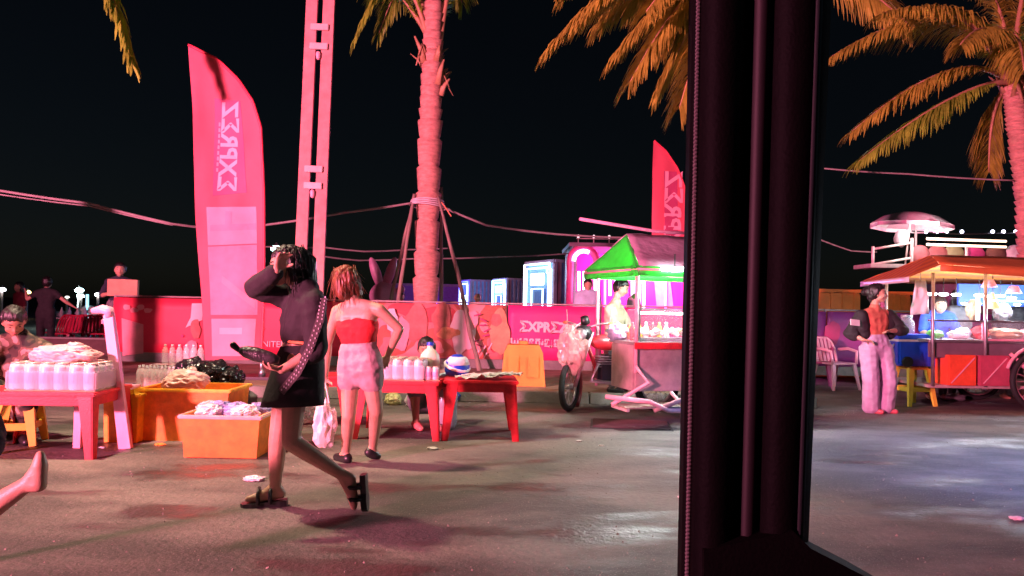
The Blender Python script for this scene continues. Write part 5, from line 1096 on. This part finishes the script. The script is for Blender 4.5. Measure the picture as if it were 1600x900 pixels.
ez, rz2 = 1.72, 2.05; e = [(-.70, -.45, ez), (W+.5, -.45, ez+.02), (W+.5, D+.4, ez), (-.28, D+.4, ez)]; r0, r1 = (.02, .25, rz2), (W+.3, .25, rz2)
sl_ = RC().sheet(r0, r1, (-.3, -.45, 1.88), e[1], 14, 4, .006, .02, 1).build('awning_slope', AWR, rc, True); RC().sheet(r1, r0, e[2], e[3], 14, 4, .006, .02, 2).build('awning_slope', AWN, rc, True)
def tri2(a, b_, c, m, name):
    q = (V(b_)-V(a)).cross(V(c)-V(a)).normalized()*.006; RC().add([V(a), V(b_), V(c), V(a)-q, V(b_)-q, V(c)-q], [(0, 1, 2), (5, 4, 3), (0, 3, 4, 1), (1, 4, 5, 2), (2, 5, 3, 0)]).build(name, m, rc)
tri2(r0, e[3], e[0], AWN, 'awning_end'); tri2(r0, e[0], (-.3, -.45, 1.88), AWN, 'awning_end')
RC().sheet((-.3, -.455, 1.88), (W+.5, -.455, ez+.02), (-.3, -.455, 1.80), (W+.5, -.455, ez-.07), 18, 2, .005, .03, 4).build('valance', AWR, rc, True); RC().sheet(e[3], e[0], V(e[3])-V((0, 0, .07)), V(e[0])-V((0, 0, .07)), 10, 2, .005, .02, 5).build('valance', MILKY, rc, True)
for x, y in ((-.1, 0), (-.1, D), (.62, 0), (W, 0), (W, D)): RC().tube([(x, y, .3), (x, y, 1.8)], .022, 8).build('post', STEEL, rc, True)
for z, m in ((.9, STEEL), (.30, DULLM)): RC().rbox((W/2-.05, D/2, z), (W+.2, D, .04), .008).build('shelf', m, rc)
RC().rbox((W/2-.05, .05, .78), (W+.16, .03, .2), .006).build('front_panel', mat('stall_panel', (.16, .12, .14), .5), rc)
RC().rbox((W/2-.05, .02, 1.17), (W+.2, .05, .025), .006).build('glass_rail', STEEL, rc); RC().box((W/2-.05, .02, 1.03), (W+.14, .008, .25)).build('glass_pane', GLASS, rc); RC().box((1.5, .35, 1.17), (1.7, .6, .008)).build('glass_pane', GLASS, rc)
RC().bar((.62, .015, .92), (.62, .015, 1.17), .07, .02, (0, 1, 0)).build('case_frame', PINKM, rc); RC().bar((.6, .015, .925), (W, .015, .925), .03, .02, (0, 1, 0)).build('case_frame', PINKM, rc)
RC().rbox((1.9, D-.05, 1.55), (1.9, .04, .32), .006).build('blue_back_panel', mat('blue_backlight', (.01, .05, .3), .5, emit=(.02, .12, .9), es=.35), rc)
for i, (x, y, z) in enumerate([(.08, .3, 1.53), (.24, .3, 1.53), (.42, .3, 1.53), (.85, .45, 1.53), (1.0, .45, 1.52), (1.16, .45, 1.53), (1.32, .45, 1.5)]):
    c = RM @ V((x, y, z)); l_ = MB().lathe([(0, .015), (.055, .01), (.06, 0), (.045, -.02), (0, -.025)], c, 14).build('bulb', glow('stall_bulb', (.85, .95, 1), 20), rc, True); MB().tube([c+V((0, 0, .02)), c+V((0, 0, .22))], .005, 5).build('bulb_cord', BLACKP, l_)
for i in range(6):
    c = RM @ V((.95+.2*i, .9, 1.42)); MB().lathe([(0, .012), (.04, .008), (.045, 0), (.03, -.02), (0, -.022)], c, 12).build('bulb', MATS['stall_bulb'], rc, True)
RC().rbox((.60, .12, 1.36), (.05, .03, .36), .006).build('led_post', glow('cyan_post', (.3, .7, 1), 1.6), rc)
RC().rbox((1.7, .1, 1.45), (2.0, .02, .02), .004).build('led_bar', glow('ice_bar', (.6, .85, 1), 3), rc)
for x in (.3, 1.2, 2.0):
    ld = bpy.data.lights.new('stall_light', 'POINT'); ld.energy = 66; ld.color = (.70, .84, 1); ld.shadow_soft_size = .12; lo = bpy.data.objects.new('stall_light', ld); C.objects.link(lo); lo.parent = rc; lo.location = (x, .35, 1.46)
for i, (x, z, m) in enumerate([(.85, 1.64, mat('lampshade_pink', (.8, .25, .3), .5, emit=(1, .3, .35), es=.5)), (1.2, 1.56, MATS['lampshade_pink'])]): MB().lathe([(.05, .1), (.1, 0), (.09, 0), (.04, .1)], RM @ V((x, .25, z)), 14).build('lamp_shade', m, rc, True)
RC().rbox((.28, .1, .52), (.38, .3, .4), .01).build('locker_box', mat('red_locker', (.75, .10, .04), .45), rc); RC().rbox((.72, .1, .52), (.42, .3, .4), .01).build('locker_box', mat('rose_locker', (.45, .07, .12), .45), rc)
for x in (.28, .72): RC().bar((x-.16, -.055, .35), (x+.16, -.055, .69), .012, .008, (0, 1, 0)).build('cross_strap', PINKM, rc)
wheel(rc, RM @ V((1.30, -.08, .40)), RM.to_3x3() @ V((0, 1, 0)), .40, .035, PINKM, 18); wheel(rc, RM @ V((1.30, D, .40)), RM.to_3x3() @ V((0, 1, 0)), .40, .035, PINKM, 18)
RC().ring((1.30, -.08, .40), .46, .022, (0, 1, 0), 16, 8, math.radians(200), math.radians(340)).build('mudguard', PINKM, rc, True); RC().tube([(1.3, -.1, .4), (.95, -.02, .75)], .025, 8).build('wheel_stay', PINKM, rc, True)
# goods on the stall
for i, (x, y, z, d, m, cat, lab) in enumerate([(.12, .3, .96, (.11, .1, .06), mat('lime_bowl', (.15, .6, .12), .4), 'bowl', 'lime green bowl on the right stall counter'), (.42, .25, .97, (.14, .12, .06), WHITEP, 'container', 'pile of white containers on the right stall counter'), (.55, .35, .99, (.1, .1, .08), PALEBLUE, 'bundle', 'pale blue bundle beside the white containers'), (.75, .3, 1.0, (.1, .14, .09), REDC, 'bundle', 'dark red bundle inside the glass of the right stall'), (1.1, .3, 1.0, (.22, .15, .08), mat('brown_food', (.3, .13, .06), .5), 'food', 'brown heap of snacks inside the glass of the right stall'), (1.5, .3, 1.0, (.2, .15, .08), PINKC, 'food', 'pinkish heap of snacks at the end of the glass case'), (.8, .5, 1.30, (.09, .09, .14), mat('beige_bag', (.22, .16, .09), .6), 'bag', 'beige bag standing on top of the glass case'), (1.22, .5, 1.28, (.12, .1, .12), GREYC, 'box', 'pale bundle on top of the glass case near the palm')]):
    if z > 1.2: z = 1.18 + d[2]
    else: z = .92 + d[2]*.95
    o = MB().blob(RM @ V((x, y, z)), d, .22, 2.2, 4, i+90).build('stall_good' if cat in ('food', 'bundle') else {'bowl': 'mixing_bowl', 'container': 'food_container', 'bag': 'paper_bag', 'box': 'wrapped_box'}[cat], m, None, True); tag(o, lab, cat)
for i, x in enumerate((-.28, -.2)):
    pass
sh = thing('hanging_apron', 'white cloth hanging from the awning beside the blue panel', 'cloth', P(1437, 490, 9.9)); A = P(1430, 438, 9.9); B = P(1446, 438, 9.9); D_ = P(1422, 492, 9.9); E_ = P(1452, 490, 9.9)
MB().sheet(A, B, D_, E_, 8, 10, .012, .05, 3).build('cloth', WHITEP, sh, True); MB().tube([(A+B)/2, P(1438, 425, 9.9)], .006, 5).build('hanger', STEEL, sh)
pd = thing('patio_parasol', 'yellow paper cone lamp hanging in the right stall', 'lamp', P(1552, 482, 10.1)); c = P(1551, 470, 10.1); MB().lathe([(.10, -.11), (.012, .11), (.0, .11)], c, 14).build('cone_shade', mat('yellow_cone', (.75, .6, .25), .5, emit=(1, .8, .3), es=.35), pd, True); MB().tube([c+V((0, 0, .1)), c+V((0, 0, .35))], .006, 5).build('cord', BLACKP, pd); pd.name = 'cone_lamp'
J, f_, k_ = pose((P(1462, 560, 10.95).x, 10.95, 0), 1.6, math.radians(165), {'head': (0, .22, 1.42), 'neck': (0, .12, 1.30), 'shR': (.17, .1, 1.26), 'shL': (-.17, .1, 1.26), 'elR': (.24, .2, 1.02), 'wrR': (.14, .4, .98), 'elL': (-.24, .2, 1.02), 'wrL': (-.12, .42, .98)})
person('stall keeper in bright blue shirt leaning over the right counter', J, k_, f_, SKIN, HAIR, 'short', [('top', BLUEC, {'e': .02, 't1': 1}), ('trousers', GREYC)], voxel=.014)
J, f_, k_ = pose((P(1496, 560, 11.1).x, 11.1, 0), 1.62, math.radians(195)); person('stall helper with dark hair and grey shirt under the bulbs', J, k_, f_, SKIN2, HAIR, 'bob', [('top', GREYC, {'e': .02, 't1': 1}), ('trousers', GREYC)], voxel=.014)
J, f_, k_ = pose((P(1578, 560, 11.2).x, 11.2, 0), 1.68, math.radians(180)); person('tall helper in black standing at the far end of the right stall', J, k_, f_, SKIN2, HAIR, 'short', [('top', BLACKC, {'e': .02, 't1': 1}), ('trousers', GREYC)], voxel=.014)
# blue cooler on the stool
cz = .532; cc = V((SX+.0, SY, cz)); cl = thing('cooler_box', 'blue cooler with pale lid band on the yellow stool', 'cooler', cc, .08); M = Matrix.Translation(cc) @ Matrix.Rotation(.08, 4, 'Z')
MB(M).rbox((0, 0, .19), (.62, .38, .36), .025).build('cooler_body', BLUEP, cl); MB(M).rbox((0, 0, .355), (.64, .40, .03), .008).build('lid_band', mat('pale_pink_band', (.8, .55, .6), .4), cl); MB(M).rbox((0, 0, .405), (.63, .39, .07), .02).build('lid', BLUEP, cl)
for x in (-.2,): MB(M).tube([(x, -.23, .07), (x, -.19, .07)], .07, 14).build('cooler_wheel', RUBBER, cl)
for i in range(6): MB(M).rbox((.0+i*.055, -.195, .15-.012*i), (.03, .012, .12), .004).build('moulded_rib', BLUEP, cl)
MB(M).tube([(-.325, -.1, .3), (-.36, -.1, .24), (-.36, .1, .24), (-.325, .1, .3)], .012, 6).build('handle', WHITEP, cl, True)
ws = thing('glass_jar', 'shiny glass jar standing on the blue cooler', 'jar', cc+V((-.05, .05, .44))); MB().lathe([(.08, 0), (.1, .03), (.1, .16), (.07, .2), (.07, .23)], cc+V((-.05, .05, .441)), 16).build('jar_glass', PET, ws, True); MB().lathe([(.075, .23), (.075, .26), (0, .262)], cc+V((-.05, .05, .441)), 16).build('lid', STEEL, ws)
# shoes and trays under the stall
for i, (px, py, m, lab) in enumerate([(1500, 628, STEEL, 'steel tray on the ground under the right stall'), (1528, 618, WHITEP, 'white bag on the ground under the right stall'), (1556, 615, PINKP, 'pink bag on the ground beside the stall wheel')]):
    c = G(px, py); o = MB().blob(c+V((0, .1, .05)), (.14, .1, .05), .25, 2, 3, i+7).build(['steel_tray', 'ground_bag', 'ground_bag'][i], m, None, True); tag(o, lab, ['tray', 'bag', 'bag'][i])

# ------------------------------------------------------------------ roof terrace behind the right stall
TY = 18.0; tr = thing('container_terrace', 'two storey container bar with a railed roof terrace behind the right stall', 'building', gxy(1480, TY))
x0, x1 = P(1352, 480, TY).x, 15.0; zt = 2.35
MB().box(((x0+x1)/2+1.4, TY+1.4, zt/2), (x1-x0-2.8, 2.4, zt)).build('container_body', CONT, tr); MB().rbox(((x0+x1)/2, TY+.2, zt+.05), (x1-x0, .9, .1), .01).build('deck', DULLM, tr)
RAIL = mat('pale_rail', (.75, .62, .55), .5)
for px in (1357, 1417, 1502): a = P(px, 480, TY); MB().tube([(a.x, TY-.2, zt), (a.x, TY-.2, P(px, 386, TY).z + (.0 if px != 1417 else .2))], .035, 8).build('rail_post', RAIL, tr, True)
for za in (2.92, 2.55): MB().tube([(x0+.08, TY-.2, za-.12), (P(1415, 480, TY).x, TY-.2, za+.05)], .028, 8).build('rail', RAIL, tr, True); 
LEDW = glow('warm_led_strip', (1, .62, .42), 2.6)
for py in (374, 383): A, B = P(1448, py-1, TY-.2), P(1572, py+3, TY-.2); MB().tube([A, B], .03, 8).build('led_strip', LEDW, tr, True)
for i, (px, m) in enumerate([(1437, mat('dark_rose_cushion', (.3, .1, .1), .8)), (1465, MATS['dark_rose_cushion']), (1490, mat('sage_cushion', (.25, .28, .14), .8)), (1522, mat('magenta_cushion', (.45, .04, .2), .8)), (1556, mat('brown_cushion', (.16, .08, .06), .8)), (1586, WHITEP)]):
    c = P(px, 397, TY+.1); MB().blob(c, (.26, .12, .22), .06, 1.5, 3, i).build('seat_cushion', m, tr, True); MB().bar((c.x, c.y, zt), (c.x, c.y, c.z-.1), .05).build('seat_leg', DULLM, tr)
for i, px in enumerate((1447, 1464, 1479, 1503, 1551, 1568, 1587)):
    c = P(px, 362, TY+.3); MB().blob(c, (.045, .045, .05), 0, sub=2).build('string_bulb', glow('cool_bulb', (.7, .72, 1), 5), tr); 
MB().tube([P(1425, 361, TY+.3), P(1500, 366, TY+.3), P(1610, 364, TY+.3)], .02, 6).build('light_string', BLACKP, tr, True)
for px in (1430, 1605): a = P(px, 480, TY+.3); MB().tube([(a.x, TY+.3, zt), (a.x, TY+.3, P(px, 358, TY+.3).z)], .03, 8).build('string_post', DULLM, tr)
ld = bpy.data.lights.new('string_light', 'POINT'); ld.energy = 130; ld.color = (1, .8, .82); ld.shadow_soft_size = .3; lo = bpy.data.objects.new('string_light', ld); C.objects.link(lo); lo.parent = tr; lo.location = P(1455, 352, TY-.9) - tr.location
um = thing('parasol', 'pink and white parasol open on the roof terrace', 'parasol', V((P(1414, 480, TY-.1).x, TY-.1, zt+.1))); ap = P(1424, 331, TY-.1); PK = mat('parasol_pink', (.85, .5, .6), .7); PWH = mat('parasol_white', (.88, .84, .84), .7)
for i in range(8):
    a0, a1 = 2*math.pi*i/8+.2, 2*math.pi*(i+1)/8+.2; mb = MB(); rows = [(0, 0), (.35, -.05), (.65, -.16), (.92, -.36)]; vs = []
    for s in (0, -.006):
        for r, z in rows:
            for k in range(4): a = a0+(a1-a0)*k/3; vs.append(ap + V((r*math.cos(a), r*math.sin(a)*.95, z*.9 - .06*r*math.cos(a) + s)))
    f = [(j*4+k, j*4+k+1, (j+1)*4+k+1, (j+1)*4+k) for j in range(3) for k in range(3)]; mb.add(vs, f+[tuple(x+16 for x in q[::-1]) for q in f]).build('canopy_panel', PK if i % 2 else PWH, um, True)
    A = V(vs[12]); B = V(vs[15]); MB().sheet(A, B, A-V((0, 0, .09)), B-V((0, 0, .09)), 3, 1, .004).build('valance', PWH if i % 2 else PK, um)
MB().tube([V((P(1414, 480, TY-.1).x, TY-.1, zt+.1)), ap], .022, 8).build('pole', RAIL, um, True)
MB().blob(P(1408, 372, TY-.05), (.16, .14, .22), .12, 1.5, 3, 3).build('hanging_lantern', mat('pale_lantern', (.7, .6, .62), .6), um, True)
# orange containers seen over the purple banners
for i, (a, b_, t_, lab) in enumerate([(1272, 1345, 452, 'orange skip standing behind the purple banner beside the pillar'), (1383, 1424, 456, 'orange box standing behind the standing woman')]):
    Y = 14.2; A, B = P(a, t_, Y), P(b_, t_, Y); s = thing('orange_bin', lab, 'bin', ((A.x+B.x)/2, Y+.3, 0), group='orange bins behind the banners'); MB().rbox(((A.x+B.x)/2, Y+.3, A.z/2-.03), (B.x-A.x, .6, A.z-.06), .02).build('bin_body', ORB, s); MB().rbox(((A.x+B.x)/2, Y+.3, A.z-.02), (B.x-A.x+.06, .66, .06), .01).build('rim', ORB, s)
    for k in range(4): MB().rbox((A.x+(k+.5)*(B.x-A.x)/4, Y-.01, A.z-.25), (.05, .04, .4), .006).build('rib', ORB, s)

# ------------------------------------------------------------------ far tables and lights on the open left side
c0 = P(100, 530, 16)
for i, (px, Y) in enumerate([(88, 17.2), (108, 16.8), (128, 17.5), (148, 17.0), (168, 17.8)]):
    lab = ['far red chair beside the dark dressed person', 'second far red chair along the lit tables', 'third far red chair along the lit tables', 'fourth far red chair before the lit tables', 'far red chair close to the end of the banners'][i]
    mono_chair(lab, (P(px, 500, Y).x, Y, 0), math.radians(160+17*i), mat('far_red_plastic', (.5, .015, .06), .4), group='far red chairs', small=True)
for i, (px, Y) in enumerate([(112, 18.6), (150, 19.0)]):
    x = P(px, 500, Y).x; t = thing('folding_table', ['far white table with glowing bottles behind the red chairs', 'second far white table next to the banner end'][i], 'table', (x, Y, 0), group='far tables'); MB().rbox((x, Y, .72), (1.0, .6, .03), .008).build('tabletop', WHITEP, t)
    for sx in (-1, 1):
        for sy in (-1, 1): MB().tube([(x+sx*.42, Y+sy*.24, 0), (x+sx*.42, Y+sy*.24, .71)], .02, 6).build('leg', STEEL, t)
    for k in range(5):
        o = MB().lathe([(.035, 0), (.04, .02), (.04, .15), (.015, .22), (.015, .26)], (x-.4+k*.2, Y-.1, .736), 10).build('drink_bottle', WHITEP if k % 2 else PALEBLUE, None, True); tag(o, 'pale bottle on the far white table %s, %s from its end' % ('behind the red chairs' if i == 0 else 'next to the banner', ORD[k]), 'bottle', 'bottles on the far tables')
bw = thing('low_wall', 'dark low wall beyond the road before the far tables', 'wall', (P(100, 540, 14.5).x, 14.5, 0)); MB().box((P(100, 540, 14.5).x-2.2, 14.4, .22), (6.6, .25, .44)).build('wall_body', mat('dark_masonry', (.10, .06, .055), .9, bump=.4), bw); MB().rbox((P(100, 540, 14.5).x-2.2, 14.4, .455), (6.7, .32, .03), .006).build('coping', CONC, bw)
def far_lamp(px, py, Y, col, es, r, label, power=0):
    c = P(px, py, Y); t = thing('lamp_post', label, 'lamp post', (c.x, Y, 0), group='far lamps'); MB().tube([(c.x, Y, 0), c+V((0, 0, r))], [.09, .05], 8).build('post', DULLM, t, True)
    MB().lathe([(0, -r*.7), (r*.9, -r*.4), (r, 0), (r*.6, r*.4), (0, r*.5)], c, 14).build('lamp_globe', glow('far_glow_%d_%d' % (px, py), col, es), t, True); MB().lathe([(r*.7, r*.42), (r*.2, r*.8), (0, r*.85)], c, 12).build('lamp_cap', DULLM, t, True)
    if power:
        ld = bpy.data.lights.new('far_lamp_light', 'POINT'); ld.energy = power; ld.color = col; ld.shadow_soft_size = r; lo = bpy.data.objects.new('far_lamp_light', ld); C.objects.link(lo); lo.parent = t; lo.location = (0, -.4, c.z-.2)
far_lamp(432, 388, 34, (.55, 1, .95), 16, .26, 'bright cyan lamp glowing beside the head of the woman in black')
far_lamp(124, 453, 30, (.6, .95, 1), 12, .17, 'upper cyan white lamp above the far tables', 120); far_lamp(126, 462, 29, (.8, 1, 1), 12, .14, 'lower white lamp above the far tables')
far_lamp(153, 460, 40, (.95, .97, 1), 10, .17, 'small white lamp beside the man with the box'); far_lamp(42, 456, 40, (1, .75, .25), 6, .2, 'yellow lamp at the far edge by the dark dressed person'); far_lamp(33, 457, 42, (1, .85, .5), 5, .16, 'paler yellow lamp just beside the yellow one'); far_lamp(3, 452, 40, (.9, .95, 1), 8, .2, 'white lamp at the far edge of the frame'); far_lamp(105, 464, 45, (1, .9, .8), 4, .12, 'faint small lamp between the yellow and cyan lamps')
tb = thing('tube_lamp', 'upright cyan light tube standing on the far table', 'lamp', (P(136, 500, 18.6).x, 18.6, .735)); MB().tube([V((P(136, 500, 18.6).x, 18.6, .735)), P(136.5, 460, 18.6)], .035, 8).build('tube', glow('cyan_tube', (.25, .75, 1), 1.6), tb, True)
for i, (px, py, s, m) in enumerate([(140, 480, .26, mat('pale_green_bag', (.5, .7, .55), .4)), (102, 493, .12, WHITEP), (128, 492, .16, PALEBLUE), (90, 481, .12, WHITEP)]):
    lab = ['large pale green bag heaped on the far table', 'white bag on the far table end', 'pale blue bag under the light tube', 'small white bag beside the dark dressed person'][i]; c = P(px, py, 18.7); c.z = .735+s*.6; o = MB().blob(c, (s, s*.6, s*.6), .3, 2, 3, i+44).build('goods_bag', m, None, True); tag(o, lab, 'bag')

# ------------------------------------------------------------------ the vehicle the picture is taken from: pillar and sill
vh = thing('vehicle_pillar', 'black padded pillar and sill of the vehicle in the foreground', 'vehicle frame', P(1170, 1000, .8))
VIN = mat('black_vinyl', (.001, .0008, .0009), .7, var=.3, scale=20, bump=.12, bscale=220, spec=.05)
TRIM = mat('dark_red_trim', (.006, .0035, .005), .6, var=.2, spec=.2)
def strip(pxs, dys, m, name, yb=.8, y0=-120, y1=1050, lean=-.021):
    # a rounded upholstered post: profile across (pixel x at mid height, depth offset), swept from top to bottom
    N = 20; rows = []
    for j in range(N+1):
        py = y0+(y1-y0)*j/N
        rows.append([P(a + (py-450)*l_, py, yb+d) for (a, l_), d in zip(pxs, dys)])
    K = len(pxs); vs = [p for r in rows for p in r]; f = [(j*K+i, j*K+i+1, (j+1)*K+i+1, (j+1)*K+i) for j in range(N) for i in range(K-1)]
    back = [[p+V((0, .05, 0)) for p in r] for r in rows]; n = len(vs); vs += [p for r in back for p in r]; f += [tuple(x+n for x in q[::-1]) for q in f]
    for j in range(N): f += [(j*K, (j+1)*K, (j+1)*K+n, j*K+n), (j*K+K-1, j*K+K-1+n, (j+1)*K+K-1+n, (j+1)*K+K-1)]
    return MB().add(vs, f).build(name, m, vh, True)
L = lambda a, t, b_: (a, (b_-t)/900)          # px at mid, lean from top px t to bottom px b
strip([L(1083, 1092, 1074), L(1092, 1101, 1083), L(1120, 1129, 1111), L(1150, 1160, 1140), L(1163, 1173, 1151)], [.05, .015, 0, .012, .04], VIN, 'padded_post')
strip([L(1166, 1178, 1152), L(1180, 1192, 1166), L(1193, 1204, 1178)], [.022, .012, .022], TRIM, 'trim_strip')
strip([L(1190, 1202, 1176), L(1200, 1212, 1186), L(1230, 1246, 1216), L(1262, 1280, 1246), L(1280, 1300, 1262)], [.045, .015, 0, .012, .05], VIN, 'padded_post')
strip([L(1256, 1272, 1240), L(1262, 1278, 1246), L(1270, 1286, 1254)], [.02, .002, .015], mat('blue_grey_edge', (.005, .007, .008), .6, spec=.1), 'edge_piping', y0=-120, y1=1000)
bead_me = MB().blob((0, 0, 0), (.0026, .0026, .0036), 0, sub=1).mesh('bead'); bead_me.materials.append(mat('grey_cord', (.05, .045, .045), .7))
root_m = wmat(vh).inverted(); rope = MB().tube([P(1083.0+(py-450)*-.02, py, .838) for py in range(-100, 1040, 40)], .0016, 6).build('piping_cord', MATS['grey_cord'], vh, True)
for k in range(190):
    py = -90+k*6; o = bpy.data.objects.new('cord_twist', bead_me); C.objects.link(o); o.parent = rope; o.location = root_m @ P(1082.3+(py-450)*-.02, py, .837); o.rotation_euler = (0, .6, 0)
q = [P(1240, 830, .8), P(1268, 858, .8), P(1300, 874, .8), P(1362, 906, .8), P(1500, 985, .8), P(1500, 1100, .8), P(1100, 1100, .8), P(1100, 860, .8)]
n = len(q); MB().add(q+[p+V((0, .06, 0)) for p in q], [list(range(n)), list(range(n, 2*n))[::-1]]+[(i, (i+1) % n, (i+1) % n+n, i+n) for i in range(n)]).build('sill', VIN, vh)

# ------------------------------------------------------------------ grit and gravel on the road
rnd = random.Random(77); gm = MB()
for i in range(2600):
    near_kerb = rnd.random() < .4
    y = KY - abs(rnd.gauss(0, .35)) - .02 if near_kerb else rnd.uniform(2.6, 9.3); x = rnd.uniform(-.95, .95)*y*.72; rr = rnd.uniform(.002, .007)*(1.4 if rnd.random() < .06 else 1); a = rnd.uniform(0, 6)
    c = V((x, y, rr*.45)); gm.add([c+V((math.cos(a+k*2.1)*rr*rnd.uniform(.7, 1.3), math.sin(a+k*2.1)*rr*rnd.uniform(.7, 1.3), -rr*.45)) for k in range(3)] + [c+V((rnd.uniform(-.3, .3)*rr, rnd.uniform(-.3, .3)*rr, rr*.7))], [(0, 1, 3), (1, 2, 3), (2, 0, 3), (2, 1, 0)])
o = gm.build('gravel', mat('grit', (.24, .20, .17), .9, var=.5, scale=3)); tag(o, 'loose grit scattered over the road', 'gravel', kind='stuff')
